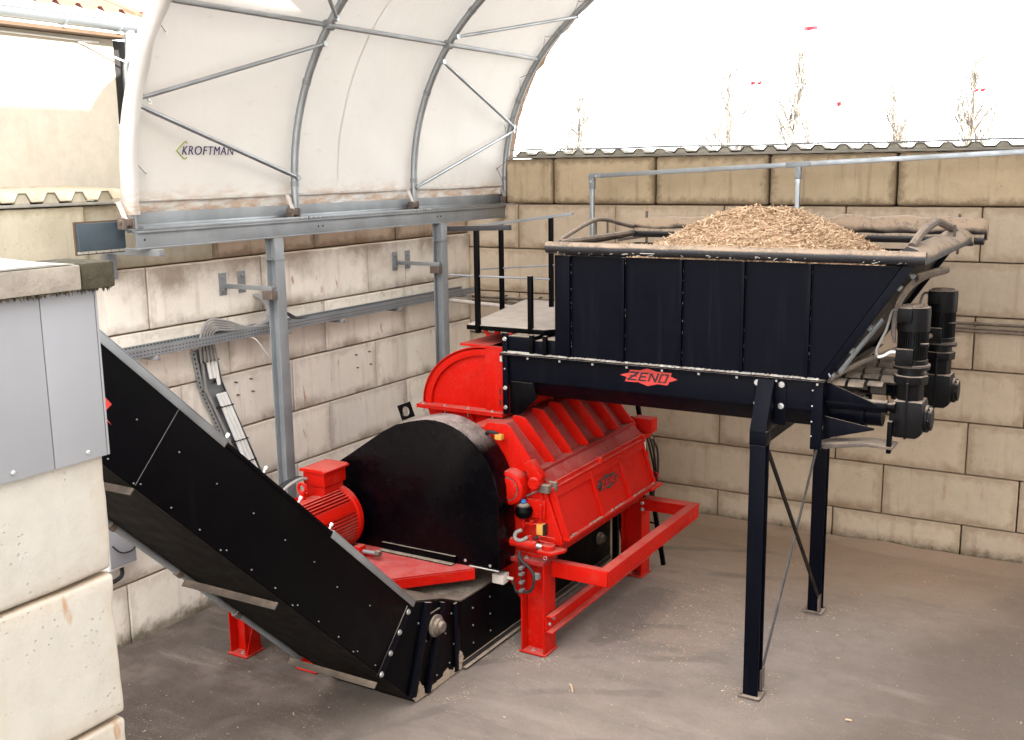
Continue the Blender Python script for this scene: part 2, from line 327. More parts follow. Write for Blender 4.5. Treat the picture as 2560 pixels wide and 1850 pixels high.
# ------------------------------------------------------------------ mesh builder
class MB:
    def __init__(s): s.v = []; s.f = []
    def add(s, vs, fs):
        b = len(s.v); s.v += [Vector(p) for p in vs]; s.f += [tuple(i + b for i in q) for q in fs]; return s
    def box(s, x0, x1, y0, y1, z0, z1):
        vs = [(x, y, z) for x in (x0, x1) for y in (y0, y1) for z in (z0, z1)]
        return s.add(vs, [(0, 1, 3, 2), (4, 6, 7, 5), (0, 4, 5, 1), (2, 3, 7, 6), (0, 2, 6, 4), (1, 5, 7, 3)])
    def beam(s, a, b, w, h, up=(0, 0, 1), shift=(0, 0)):
        a = Vector(a); b = Vector(b); d = (b - a).normalized(); up = Vector(up)
        if abs(d.dot(up)) > .98: up = Vector((0, 1, 0))
        sx = d.cross(up).normalized(); sy = sx.cross(d).normalized()
        o = sx * shift[0] + sy * shift[1]
        vs = [p + o + sx * i * w / 2 + sy * j * h / 2 for p in (a, b) for i in (-1, 1) for j in (-1, 1)]
        return s.add(vs, [(0, 1, 3, 2), (4, 6, 7, 5), (0, 4, 5, 1), (2, 3, 7, 6), (0, 2, 6, 4), (1, 5, 7, 3)])
    def tube(s, pts, rad, n=8, cap=True, radii=None):
        pts = [Vector(p) for p in pts]; k = len(pts); vs = []; fs = []
        t0 = (pts[1] - pts[0]).normalized()
        ref = Vector((0, 0, 1)) if abs(t0.z) < .9 else Vector((0, 1, 0))
        nx = t0.cross(ref).normalized()
        for i, p in enumerate(pts):
            t = (pts[min(i + 1, k - 1)] - pts[max(i - 1, 0)])
            t = t.normalized() if t.length > 1e-9 else t0
            nx = (nx - t * nx.dot(t)).normalized(); ny = t.cross(nx)
            q = radii[i] if radii else rad
            vs += [p + (nx * cos(2 * pi * j / n) + ny * sin(2 * pi * j / n)) * q for j in range(n)]
        for i in range(k - 1):
            for j in range(n):
                fs.append((i * n + j, i * n + (j + 1) % n, (i + 1) * n + (j + 1) % n, (i + 1) * n + j))
        if cap: fs.append(tuple(range(n - 1, -1, -1))); fs.append(tuple((k - 1) * n + j for j in range(n)))
        return s.add(vs, fs)
    def cyl(s, a, b, rad, n=16, r2=None):
        return s.tube([a, b], rad, n, True, [rad, rad if r2 is None else r2])
    def lathe(s, base, axis, prof, n=24):
        """prof: (distance along axis, radius)"""
        base = Vector(base); ax = Vector(axis).normalized()
        return s.tube([base + ax * d for d, q in prof], 1, n, True, [q for d, q in prof])
    def prism(s, poly, axis, lo, hi):
        """poly in the two other axes, extruded along axis"""
        def P(a, b, c):
            return (c, a, b) if axis == 'x' else (a, c, b) if axis == 'y' else (a, b, c)
        n = len(poly); vs = [P(a, b, lo) for a, b in poly] + [P(a, b, hi) for a, b in poly]
        fs = [tuple(range(n))[::-1], tuple(range(n, 2 * n))] + [(i, (i + 1) % n, n + (i + 1) % n, n + i) for i in range(n)]
        return s.add(vs, fs)
    def plate(s, pts, thick):
        """a flat polygon in space given thickness along its normal"""
        pts = [Vector(p) for p in pts]; n = len(pts); nm = Vector((0, 0, 0))
        for i in range(n): nm += pts[i].cross(pts[(i + 1) % n])
        nm.normalize(); vs = pts + [p + nm * thick for p in pts]
        fs = [tuple(range(n))[::-1], tuple(range(n, 2 * n))] + [(i, (i + 1) % n, n + (i + 1) % n, n + i) for i in range(n)]
        return s.add(vs, fs)
    def build(s, name, mat, parent=None, bevel=0., ang=35, seg=2):
        org = wloc(parent) if parent else Vector((0, 0, 0))
        me = bpy.data.meshes.new(name); me.from_pydata([tuple(p - org) for p in s.v], [], s.f); me.update()
        bm = bmesh.new(); bm.from_mesh(me)
        bmesh.ops.recalc_face_normals(bm, faces=bm.faces)
        if bevel:
            es = [e for e in bm.edges if len(e.link_faces) == 2 and e.calc_face_angle(0) > radians(28)]
            try: bmesh.ops.bevel(bm, geom=es, offset=bevel, segments=seg, affect='EDGES', clamp_overlap=True, profile=.6)
            except Exception: pass
        bm.to_mesh(me); bm.free()
        for q in me.polygons: q.use_smooth = True
        me.set_sharp_from_angle(angle=radians(ang))
        if mat: me.materials.append(MT[mat] if isinstance(mat, str) else mat)
        o = bpy.data.objects.new(name, me); COL.objects.link(o)
        if parent: o.parent = parent
        return o
LOC = {}
def wloc(o):
    p = Vector((0, 0, 0))
    while o is not None: p += o.location; o = o.parent
    return p
def thing(name, label, cat, loc=(0, 0, 0), group=None):
    o = bpy.data.objects.new(name, None); COL.objects.link(o); o.location = loc; o.empty_display_size = .1
    o['label'] = label; o['category'] = cat
    if group: o['group'] = group
    return o
def tag(o, label, cat, group=None, kind=None):
    o['label'] = label; o['category'] = cat
    if group: o['group'] = group
    if kind: o['kind'] = kind
    return o
def struct(o): o['kind'] = 'structure'; return o
def stuff(o): o['kind'] = 'stuff'; return o
def copy_part(o, parent, delta=(0, 0, 0)):
    c = o.copy(); COL.objects.link(c); c.parent = parent; c.location = o.location + Vector(delta); return c
def copy_thing(root, loc, label):
    c = root.copy(); COL.objects.link(c); c.location = loc; c['label'] = label
    for ch in list(root.children):
        d = ch.copy(); COL.objects.link(d); d.parent = c
        for g in list(ch.children):
            e = g.copy(); COL.objects.link(e); e.parent = d
    return c
def spline(pts, n=8):
    pts = [Vector(p) for p in pts]; out = []
    P = [pts[0]] + pts + [pts[-1]]
    for i in range(1, len(P) - 2):
        for k in range(n):
            t = k / n; a, b, c, d = P[i - 1], P[i], P[i + 1], P[i + 2]
            out.append(.5 * ((2 * b) + (c - a) * t + (2 * a - 5 * b + 4 * c - d) * t * t + (3 * b - a - 3 * c + d) * t ** 3))
    out.append(pts[-1]); return out
def spline2(pts, n=8): return [(p.x, p.y) for p in spline([(a, b, 0) for a, b in pts], n)]
def hexbolt(mb, p, ax, rad=.014, h=.012, washer=True):
    p = Vector(p); ax = Vector(ax).normalized()
    if washer: mb.cyl(p, p + ax * .004, rad * 1.45, 12)
    mb.cyl(p + ax * .004, p + ax * (.004 + h), rad, 6)

# ------------------------------------------------------------------ ground
gm = MB(); N = 60
gx = [-60, -20, -8] + [(-2 + i * 14 / N) for i in range(N + 1)] + [20, 40, 80]
gy = [-60, -30] + [(-14 + i * 15 / N) for i in range(N + 1)] + [6, 30, 120]
vs = [(x, y, .012 * noise.noise((x * .7, y * .7, 0)) - .006 if (-2 < x < 12 and -14 < y < 1) else -.01) for x in gx for y in gy]
ny = len(gy); fs = [(i * ny + j, (i + 1) * ny + j, (i + 1) * ny + j + 1, i * ny + j + 1) for i in range(len(gx) - 1) for j in range(ny - 1)]
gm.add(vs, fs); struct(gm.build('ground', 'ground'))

# ------------------------------------------------------------------ block walls
BLK = {}
def block(parent, mat, size, loc, bevel, jit=.006):
    key = (mat, tuple(round(q, 2) for q in size), bevel)
    if key not in BLK:
        me = bpy.data.meshes.new('concrete_block'); bm = bmesh.new(); bmesh.ops.create_cube(bm, size=1)
        for v in bm.verts: v.co = Vector(((v.co.x + .5) * size[0], (v.co.y + .5) * size[1], (v.co.z + .5) * size[2]))
        bmesh.ops.subdivide_edges(bm, edges=bm.edges[:], cuts=7, use_grid_fill=True)
        es = [e for e in bm.edges if len(e.link_faces) == 2 and e.calc_face_angle(0) > 1]
        bmesh.ops.bevel(bm, geom=es, offset=bevel, segments=3, affect='EDGES', clamp_overlap=True, profile=.55)
        sd_ = R.uniform(0, 90); am = .006 if bevel < .02 else .009
        for v in bm.verts:
            q = [min(v.co[k], size[k] - v.co[k]) for k in range(3)]; q.sort()
            if q[1] < bevel * 1.3 + .004:
                nv = noise.noise((v.co.x * 6 + sd_, v.co.y * 6, v.co.z * 6)) + .6 * noise.noise((v.co.x * 17, v.co.y * 17 + sd_, v.co.z * 17))
                cen = Vector(size) / 2; d = (cen - v.co); d = Vector([0 if abs(d[k]) < size[k] / 2 - bevel * 2 - .01 else (1 if d[k] > 0 else -1) for k in range(3)])
                v.co += d * max(0, nv) * am
        bmesh.ops.recalc_face_normals(bm, faces=bm.faces); bm.to_mesh(me); bm.free()
        for q in me.polygons: q.use_smooth = True
        me.set_sharp_from_angle(angle=radians(60)); me.materials.append(MT[mat]); BLK[key] = me
    o = bpy.data.objects.new('concrete_block', BLK[key]); COL.objects.link(o); o.parent = parent
    o.location = Vector(loc) - wloc(parent) + Vector((R.uniform(-1, 1) * jit * .3, R.uniform(-1, 1) * jit * .3, 0))
    return o
G = .011
back = thing('block_wall', 'tall tan concrete block wall behind the hopper, corrugated sheets along its top', 'wall', (0, 0, 0))
LB = 1.453
zs = [(-.25, .4), (.4, 1.0), (1.0, 1.6), (1.6, 2.2), (2.2, 2.8), (2.8, 3.4), (3.4, 4.0), (4.0, 4.6)]
for k, (z0, z1) in enumerate(zs):
    typ = (7 - k) % 2          # top course A
    x = (1.35 if typ == 0 else .785) - LB
    if k == 7: x = 1.335 - LB
    js = [-.45] if k < 7 else [.60]
    while x < 9.5:
        if x > (.1 if k < 7 else .9): js.append(x)
        x += LB
    for a, b in zip(js[:-1], js[1:]):
        top = k == 7
        o = block(back, 'top_block' if top else 'back_block', (b - a - (G if not top else .016), .6, z1 - z0 - G), (a + G / 2, R.uniform(-.008, .008) - (.0 if not top else .012), z0 + G / 2), .045 if top else .014)
MB().box(-.3, 9.4, .30, .55, -.2, 3.95).build('wall_core', 'soffit', back)
MB().box(.80, 9.4, .30, .55, 3.951, 4.55).build('wall_core', 'soffit', back)
left = thing('block_wall', 'pale concrete block wall on the left, under the tent beam and behind the cable tray', 'wall', (0, 0, 0))
A = [-11.3, -9.8, -8.3, -6.85, -5.35, -3.72, -2.21, -.72, -.006]; B = [-10.7, -9.2, -7.7, -6.18, -4.67, -3.13, -1.57, -.006]
C36 = [-10.1, -8.6, -7.2, -5.68, -4.14, -2.3, -.8, -.006]; T42 = [-10.1, -8.6, -7.25, -6.3, -4.78, -3.2, -1.65, -.006]
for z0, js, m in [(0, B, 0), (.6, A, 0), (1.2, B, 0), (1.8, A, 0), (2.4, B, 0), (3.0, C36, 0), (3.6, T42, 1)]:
    for a, b in zip(js[:-1], js[1:]):
        zz = z0 if z0 else -.2
        dx = R.uniform(-.008, .008)
        if m: dx = R.choice([-.05, -.03, -.07]) if a > -6.5 else 0.0
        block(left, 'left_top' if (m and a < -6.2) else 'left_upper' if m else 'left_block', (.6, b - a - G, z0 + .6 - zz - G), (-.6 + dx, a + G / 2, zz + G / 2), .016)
MB().box(-.5, -.25, -11, 0, -.2, 4.15).build('wall_core', 'soffit', left)
# loose fixing bolts left in the wall
w = MB()
for y, z in [(-2.62, 2.28), (-2.36, 2.28), (-2.60, 2.12), (-2.34, 2.12), (-4.62, 2.30), (-4.40, 2.30), (-4.6, 2.16), (-4.38, 2.16)]:
    w.cyl((-.01, y, z), (.035, y, z), .009, 6)
w.build('anchor_bolt', 'rusty', left)['kind'] = 'stuff'

fore = thing('block_wall', 'cream concrete block wall in the left foreground, clad in grey panels at the top', 'wall', (4.48, -11, 0))
for z0, js in [(-.05, [-13.5, -12.9, -11.4, -10.04]), (.55, [-13.5, -12.0, -10.04]), (1.15, [-13.5, -12.9, -11.4, -10.04]), (1.75, [-13.5, -12.0, -10.04]), (2.355, [-13.5, -12.9, -11.4, -10.04]), (2.955, [-13.5, -12.0, -10.04])]:
    z1 = z0 + .6
    for a, b in zip(js[:-1], js[1:]):
        o = block(fore, 'fore_block', (.6, b - a - .008, z1 - z0 - .012), (4.18, a + .004, z0 + .006), .022)
MB().box(4.20, 4.765, -13.5, -10.07, 3.55, 4.03).build('wall_core', 'fore_block', fore)
for a, b in [(-13.4, -11.2), (-11.196, -10.275), (-10.271, -10.045)]:
    MB().box(4.785, 4.800, a, b, 3.425, 4.06).build('clad_panel', 'cladding', fore, .002)
MB().box(4.20, 4.800, -10.041, -10.032, 3.425, 4.06).build('clad_panel', 'cladding', fore, .002)
w = MB()
for y in (-10.13, -10.44, -10.8): 
    w.lathe((4.80, y, 3.455), (1, 0, 0), [(0, .009), (.003, .009), (.006, .005)], 10)
w.build('screw', 'bolt', fore)['kind'] = 'stuff'
tb = MB(); tb.box(4.60, 4.835, -13.4, -10.12, 4.065, 4.155)
o = tb.build('timber_sleeper', 'timber', None, .006); tag(o, 'long weathered grey timber lying on the foreground wall', 'timber')
tb = MB().box(4.56, 4.842, -10.115, -9.975, 4.062, 4.160)
o = tb.build('timber_end_block', 'moss_timber', None, .012); tag(o, 'short mossy timber block at the right end of the foreground wall', 'timber')
# weathered fringe under the timber
w = MB()
for i in range(260):
    y = R.uniform(-11.2, -9.98); h = R.uniform(.004, .022); x = 4.803 + R.random() * .03
    w.add([(x, y - .006, 4.064), (x, y + .006, 4.064), (x + .003, y, 4.064 - h)], [(0, 1, 2)])
o = w.build('lichen_fringe', 'moss_timber'); stuff(o); o['label'] = 'ragged lichen hanging under the foreground timber'; o['category'] = 'lichen'
w = MB(); ys = [-13.4, -12, -11.2, -10.9, -10.6, -10.4, -10.25, -10.14]
vs = []
for i, y in enumerate(ys):
    for j, x in enumerate((4.2, 4.4, 4.6, 4.83)):
        vs.append((x, y, 4.163 + .012 * noise.noise((x * 6, y * 5, 0)) + (.006 if j == 1 else 0)))
    for j, x in enumerate((4.83, 4.6, 4.4, 4.2)): vs.append((x, y, 4.158))
fs = []
for i in range(len(ys) - 1):
    for j in range(8): fs.append((i * 8 + j, i * 8 + (j + 1) % 8, (i + 1) * 8 + (j + 1) % 8, (i + 1) * 8 + j))
fs += [tuple(range(8)), tuple(range((len(ys) - 1) * 8, len(ys) * 8))]
w.add(vs, fs); w.build('felt_cover', 'fascia', fore)

# ------------------------------------------------------------------ corrugated sheets on the walls
def corr(mb, along, x0, x1, o0, o1, z, period=.28, h=.075, drop=0., t=.007, c0=.0):
    """trapezoid sheet with corrugations running off the wall, edge along 'x' or 'y'"""
    prof = []; x = x0; k = 0
    while x < x1:
        prof += [(x, 0), (x + .28 * period, 0), (x + .44 * period, h), (x + .72 * period, h), (x + .88 * period, 0)]; x += period
    n = len(prof); vs = []
    for o_, dz in ((o0, 0), (o1, -drop)):
        for tt in (0, t):
            for a, b in prof: vs.append((a, o_, z + b + dz + tt) if along == 'x' else (o_, a, z + b + dz + tt))
    fs = []
    for i in range(n - 1):
        fs += [(i, i + 1, n + i + 1, n + i), (2 * n + i, 3 * n + i, 3 * n + i + 1, 2 * n + i + 1), (n + i, n + i + 1, 3 * n + i + 1, 3 * n + i), (i, 2 * n + i, 2 * n + i + 1, i + 1)]
    return mb.add(vs, fs)
rs = thing('corrugated_roof_edge', 'weathered corrugated sheets with a thin pipe along the top of the tan back wall', 'roof', (4.5, .2, 4.6))
for i in range(4):
    corr(MB(), 'x', .72 + i * 2.24, .72 + (i + 1) * 2.24 - .01, -.03, 2.6, 4.645 + .004 * (i % 2), h=.045, drop=.22).build('roof_sheet', 'sheet', rs)
MB().box(.64, 9.4, -.035, .5, 4.603, 4.632).build('bearer_board', 'fascia', rs, .006)
w = MB().tube([(.71 + i * .5, -.02, 4.712 + .006 * sin(i * 1.7)) for i in range(18)], .011, 8); w.build('ridge_pipe', 'galv_mat', rs)
w = MB()
for i in range(32): w.cyl((.88 + i * .28, -.01, 4.69), (.88 + i * .28, -.01, 4.712), .006, 6)
w.build('sheet_screw', 'rusty', rs)['kind'] = 'stuff'
w = MB()
for i in range(32):
    x = .72 + i * .28; w.prism([(x + .30 * .28, 4.6335), (x + .86 * .28, 4.6335), (x + .70 * .28, 4.685), (x + .46 * .28, 4.685)], 'y', -.012, .06)
stuff(w.build('crest_filler', 'sheet', rs))
ls = thing('corrugated_roof_edge', 'corrugated sheet edge between the cream building and the left block wall', 'roof', (-.3, -7, 4.2))
corr(MB(), 'y', -11, -5.9, .01, -1.02, 4.245, drop=-.04).build('roof_sheet', 'left_top', ls)
w = MB()
for i in range(18):
    y = -11 + i * .28; w.prism([(y + .30 * .28, 4.229), (y + .86 * .28, 4.229), (y + .70 * .28, 4.315), (y + .46 * .28, 4.315)], 'x', -.06, .0)
stuff(w.build('crest_filler', 'left_top', ls))
MB().box(-.5, .02, -11, -6.0, 4.203, 4.228).build('bearer_board', 'fascia', ls, .005)

# ------------------------------------------------------------------ cream building on the left
bld = thing('rendered_building', 'cream rendered building with a zinc gutter and orange red roof at upper left', 'building', (-1, -9, 0))
MB().box(-6, -1.0, -16, -5.02, 0, 5.80).build('wall', 'render', bld)
MB().box(-1.05, -.82, -16, -4.96, 5.725, 5.76).build('soffit', 'soffit', bld)
MB().box(-1.5, -1.04, -5.018, -4.75, 4.9, 5.72).build('verge_board', 'slot', bld, .004)
MB().box(-1.6, -1.02, -5.0, -4.74, 4.1, 4.89).build('teal_board', 'teal', bld, .004)
# gutter: open half pipe with lip
w = MB(); n = 14; vs = []; ys = [-16, -8.2, -7.4, -6.6, -5.9, -5.3, -4.86]
for y in ys:
    for t_ in (0, .006):
        for j in range(n + 1):
            a = pi + pi * j / n; q = .092 - t_
            vs.append((-.80 + q * cos(a), y, 5.87 + q * sin(a)))
m = 2 * (n + 1); fs = []
for i in range(len(ys) - 1):
    for j in range(n):
        a = i * m + j; fs += [(a, a + 1, a + m + 1, a + m), (a + n + 1, a + m + n + 1, a + m + n + 2, a + n + 2)]
    fs += [(i * m + n, i * m + 2 * n + 1, (i + 1) * m + 2 * n + 1, (i + 1) * m + n), (i * m, (i + 1) * m, (i + 1) * m + n + 1, i * m + n + 1)]
fs.append(tuple(range((len(ys) - 1) * m, (len(ys) - 1) * m + n + 1)))
w.add(vs, fs); gut = w.build('gutter', 'zinc', bld)
MB().tube([(-.708, -16, 5.872), (-.708, -4.86, 5.872)], .011, 8).build('gutter_lip', 'zinc', gut)
for y in (-7.5, -6.55, -5.75, -5.12):
    w = MB(); w.tube([(-.80 + .098 * cos(pi + pi * j / 10), y, 5.87 + .098 * sin(pi + pi * j / 10)) for j in range(11)], .010, 6); w.build('gutter_joint', 'zinc', gut)
w = MB().tube(spline([(-.80, -4.98, 5.80), (-.80, -4.97, 5.72), (-.86, -4.93, 5.55), (-.95, -4.9, 5.35), (-.95, -4.9, 4.4)], 6), .055, 12); w.build('downpipe', 'zinc', bld)
MB().tube(spline([(-.985, -12, 5.69), (-.985, -5.75, 5.68), (-.98, -5.45, 5.66), (-.93, -5.1, 5.55), (-.9, -4.8, 5.46)], 5), .009, 6).build('cable', 'white', bld)
for i in range(3):     # roof sheets, ridges running up the slope
    w = MB(); prof = []; y0 = -16 + i * 3.72
    y = y0
    while y < y0 + 3.70: prof += [(y, 0), (y + .13, 0), (y + .17, .05), (y + .21, .05), (y + .25, 0)]; y += .25
    n = len(prof); vs = []
    for x, z in ((-.72, 5.93), (-6.2, 7.9)):
        for tt in (0, .008): vs += [(x, a, z + b + tt) for a, b in prof]
    fs = []
    for k in range(n - 1): fs += [(k, k + 1, n + k + 1, n + k), (n + k, n + k + 1, 3 * n + k + 1, 3 * n + k), (k, 2 * n + k, 2 * n + k + 1, k + 1)]
    w.add(vs, fs); w.build('roof_sheet', 'tile_red', bld)
w = MB().beam((-.74, -4.86, 5.955), (-6.2, -4.86, 7.93), .16, .05, (0, 0, 1)); w.build('verge_tile', 'tile_red', bld, .01)
for ch in bld.children:
    if ch.name.split('.')[0] not in ('wall', 'teal_board'): ch.location.z += .08
o = MB().box(.42, .452, -6.74, -6.262, 3.835, 4.065).build('fascia_panel', 'slate', None, .003); tag(o, 'dark slate blue panel fixed at the front end of the tent beam', 'panel')
w = MB()
for i in range(6): w.box(.415, .458, -6.74 + i * .08, -6.665 + i * .08, 3.812, 3.832)
w.build('panel_trim', 'fascia', o)['kind'] = 'stuff'
MB().box(.40, .419, -6.75, -6.25, 3.80, 4.08).build('panel_backing', 'soffit', o)

# unseen volume added outside the picture to keep the low sun off the yard
MB().box(11, 17, -19, -1.6, 0, 10.35).build('sun_blocker', 'white')['kind'] = 'structure'

# ------------------------------------------------------------------ tent
CX, CZ, RT = 3.05, 4.30, 2.58
def tent_pt(s):
    """s from 0 at the foot; returns (x, z, nx, nz) on the arch centre line"""
    if s < .28: return CX - RT, 4.02 + s, -1., 0.
    s -= .28; a = s / RT
    if a < radians(50):
        th = pi - a; return CX + RT * cos(th), CZ + RT * sin(th), cos(th), sin(th)
    s -= RT * radians(50); R2 = 7.0
    th0 = radians(130); px, pz = CX + RT * cos(th0), CZ + RT * sin(th0)
    cx, cz = px - R2 * cos(th0), pz - R2 * sin(th0)
    th = th0 - s / R2
    return cx + R2 * cos(th), cz + R2 * sin(th), cos(th), sin(th)
S_RIDGE = .28 + RT * radians(50) + 7.0 * radians(32)
XR = tent_pt(S_RIDGE)[0]
def tent_full(s):
    if s <= S_RIDGE: return tent_pt(s)
    x, z, nx, nz = tent_pt(max(0, 2 * S_RIDGE - s)); return 2 * XR - x, z, -nx, nz
tent = thing('tunnel_tent', 'white canvas tunnel tent on grey steel arches over the yard', 'tent', (.47, -3, 4.0))
AY = [-6.2, -4.07, -1.95, .2]
SS = [2 * S_RIDGE * i / 90 for i in range(91)]
for y in AY:
    w = MB().tube([(tent_full(s)[0], y, tent_full(s)[1]) for s in SS], .040, 12); a = w.build('arch', 'galv', tent, ang=50)
    w = MB(); 
    for s in (.30, 1.35, 2.45, 3.6):
        p = tent_pt(s); q = tent_pt(s + .05); w.tube([(p[0], y, p[1]), (q[0], y, q[1])], .044, 12)
    stuff(w.build('arch_sleeve', 'galv_mat', a))
    w = MB().cyl((CX - RT, y, 3.985), (CX - RT, y, 4.10), .05, 14); w.box(CX - RT - .06, CX - RT + .07, y - .06, y + .06, 3.978, 3.99); w.build('foot_sleeve', 'galv', a)
    # ratchet and strap at the foot
    w = MB().box(.50, .565, y - .16, y - .06, 4.03, 4.09); w.cyl((.53, y - .18, 4.06), (.53, y - .04, 4.06), .022, 8); w.box(.49, .575, y - .17, y - .155, 4.0, 4.10); w.box(.49, .575, y - .065, y - .05, 4.0, 4.10)
    w.build('strap_ratchet', 'rusty', a, .004)
    MB().beam((.53, y - .11, 4.08), (.475, y - .13, 4.235), .05, .004, (1, 0, 0)).build('strap', 'offwhite', a)
# canvas skin
w = MB(); ys = [-6.235 + i * (6.235 + .48) / 120 for i in range(121)]
sv = [.20 + (2 * S_RIDGE - .40) * (i / 110) for i in range(111)]
def skin(s, y):
    x, z, nx, nz = tent_full(s)
    # between arches the cloth is pulled in or bellies out a little
    d = 99
    for a in AY: d = min(d, abs(y - a))
    off = .052 + .035 * min(1, d / .9)
    low = max(0, 1 - (s - .2) / 1.5)
    off += .020 * noise.noise((x * 1.1, y * 1.4, z * 1.2)) + .016 * low * noise.noise((1.0, y * 5 - z * 4, z * 2))
    off += .010 * sin((y * .8 + z) * 7) * low
    if y < -6.2:
        off += .0
    if y > .2:
        e = (y - .2) / .28; off += e * (.0 + .05 * noise.noise((5, 3.1, s * 6)))
    yy = y + (.10 * noise.noise((2, 7, s * 1.7)) * max(0, min(1, (-6.2 - y) / .3))) + (.06 * noise.noise((9, 1, s * 5)) * max(0, min(1, (y - .2) / .14)))
    return (x + nx * off, yy, z + nz * off)
vs = [skin(s, y) for y in ys for s in sv]; n = len(sv)
fs = [(i * n + j, i * n + j + 1, (i + 1) * n + j + 1, (i + 1) * n + j) for i in range(len(ys) - 1) for j in range(n - 1)]
w.add(vs, fs); can = w.build('canvas', 'canvas', tent, ang=180)
# front flap: the cloth wraps round the first arch and hangs on its inner side
w = MB(); vs = []; ss_ = [.10 + (2 * S_RIDGE - .2) * i / 200 for i in range(201)]
for s in ss_:
    x, z, nx, nz = tent_full(s); n0 = noise.noise((0, 3.1, s * 2.0)); n1_ = noise.noise((4, 1.1, s * 3.3))
    for yy, off in ((-6.225, .062), (-6.245 + .012 * n0, .055), (-6.262 + .015 * n0, .01 + .015 * n1_), (-6.262 + .02 * n0, -.045 + .01 * n1_), (-6.24 + .02 * n1_, -.078 + .012 * n0), (-6.215 + .035 * n1_, -.092 + .014 * n0), (-6.165 + .05 * n1_, -.085 + .02 * n1_)):
        vs.append((x + nx * off, yy, z + nz * off))
fs = [(i * 7 + j, i * 7 + j + 1, i * 7 + 8 + j, i * 7 + 7 + j) for i in range(200) for j in range(6)]
w.add(vs, fs); w.build('front_flap', 'canvas', can, ang=180)
# hem tube and crumpled skirt along the foot
hx = CX - RT - .045
MB().tube([(hx - .01 + .008 * noise.noise((y * 3, 0, 0)), y, 4.235 + .008 * noise.noise((y * 2, 4, 0))) for y in [-6.25 + i * .1 for i in range(68)]], .016, 8).build('hem', 'canvas', can, ang=180)
w = MB(); vs = []; ny_ = 130
for i in range(ny_ + 1):
    y = -6.25 + 6.70 * i / ny_
    for j in range(9):
        t_ = j / 8; z = 4.235 - .20 * t_
        wr = .045 * noise.noise((y * 3.2 + t_ * 3.5, t_ * 1.2, 0)) + .03 * noise.noise((y * 9 + t_ * 6, t_ * 2, 3))
        vs.append((hx - .02 - .05 * t_ + wr * (t_ * 1.2 + .1), y, z))
fs = [(i * 9 + j, i * 9 + j + 1, (i + 1) * 9 + j + 1, (i + 1) * 9 + j) for i in range(ny_) for j in range(8)]
w.add(vs, fs); w.build('skirt', 'canvas', can, ang=180)
# welded seam half way between the second and third arch
w = MB(); vs = []; k = 0
for s in [.35 + i * .12 for i in range(40)]:
    for y in (-3.28, -3.268):
        x, y2, z = skin(s, y); _, _, nx, nz = tent_full(s); vs.append((x - nx * .004, y, z - nz * .004))
fs = [(2 * i, 2 * i + 1, 2 * i + 3, 2 * i + 2) for i in range(39)]
w.add(vs, fs); w.build('seam', 'offwhite', can)
# purlin and braces
def arch_at(z, y, up=0):
    s = 0
    while tent_pt(s)[1] < z and s < S_RIDGE: s += .01
    x, zz, nx, nz = tent_pt(s); return Vector((x - nx * up, y, zz - nz * up))
for a, b in zip(AY[:-1], AY[1:]):
    p, q = arch_at(5.88, a, -.0), arch_at(5.88, b, -.0)
    d = (q - p).normalized()
    pts = [p + d * .05, p + d * .16, q - d * .16, q - d * .05]
    MB().tube(pts, .026, 10, True, [.018, .026, .026, .018]).build('purlin', 'galv', tent)
    w = MB(); w.cyl(p + Vector((0, -.05, 0)), p + Vector((0, .05, 0)), .05, 12); w.build('purlin_clamp', 'galv_mat', tent)
    p2, q2 = arch_at(7.3, a), arch_at(7.3, b)
    MB().tube([p2, q2], .026, 10).build('purlin', 'galv', tent)
for (z0, a0), (z1, a1) in [((5.10, 0), (5.74, 1)), ((5.06, 0), (4.40, 1)), ((5.72, 2), (5.03, 3)), ((4.98, 3), (4.27, 2)), ((5.99, 2), (6.42, 3)), ((5.97, 1), (6.9, 0))]:
    p = arch_at(z0, AY[a0], .045); q = arch_at(z1, AY[a1], .045); d = (q - p).normalized()
    w = MB().tube([p, p + d * .10, p + d * .16, q - d * .16, q - d * .10, q], .021, 10, True, [.016, .017, .021, .021, .017, .016])
    w.cyl(p - d * .005 + Vector((.02, 0, 0)), p - d * .005 + Vector((-.03, 0, 0)), .03, 10); w.cyl(q + Vector((.02, 0, 0)), q + Vector((-.03, 0, 0)), .03, 10)
    w.build('brace', 'galv', tent, ang=50)
# lacing: rope and eyelets at both ends
for ya, yb, n_ in ((-6.17, -5.99, 15), (.2, .02, 16)):
    w = MB(); e = MB()
    for i in range(n_):
        s = .45 + i * .62
        if s > S_RIDGE: break
        x, z, nx, nz = tent_pt(s); x2, z2, _, _ = tent_pt(s + .12)
        ex = Vector((x + nx * .02, yb, z + nz * .02))
        w.tube([(x2 - nx * .03, ya, z2 - nz * .03), ex], .0035, 5)
        if ya > 0: w.tube([ex, (tent_pt(s - .25)[0], ya, tent_pt(s - .25)[1])], .003, 5)
        e.tube([ex + Vector((0, .018 * cos(t_ * pi / 4), .018 * sin(t_ * pi / 4))) for t_ in range(9)], .005, 5)
    stuff(w.build('lacing_rope', 'rope', can)); stuff(e.build('eyelet', 'bolt', can))
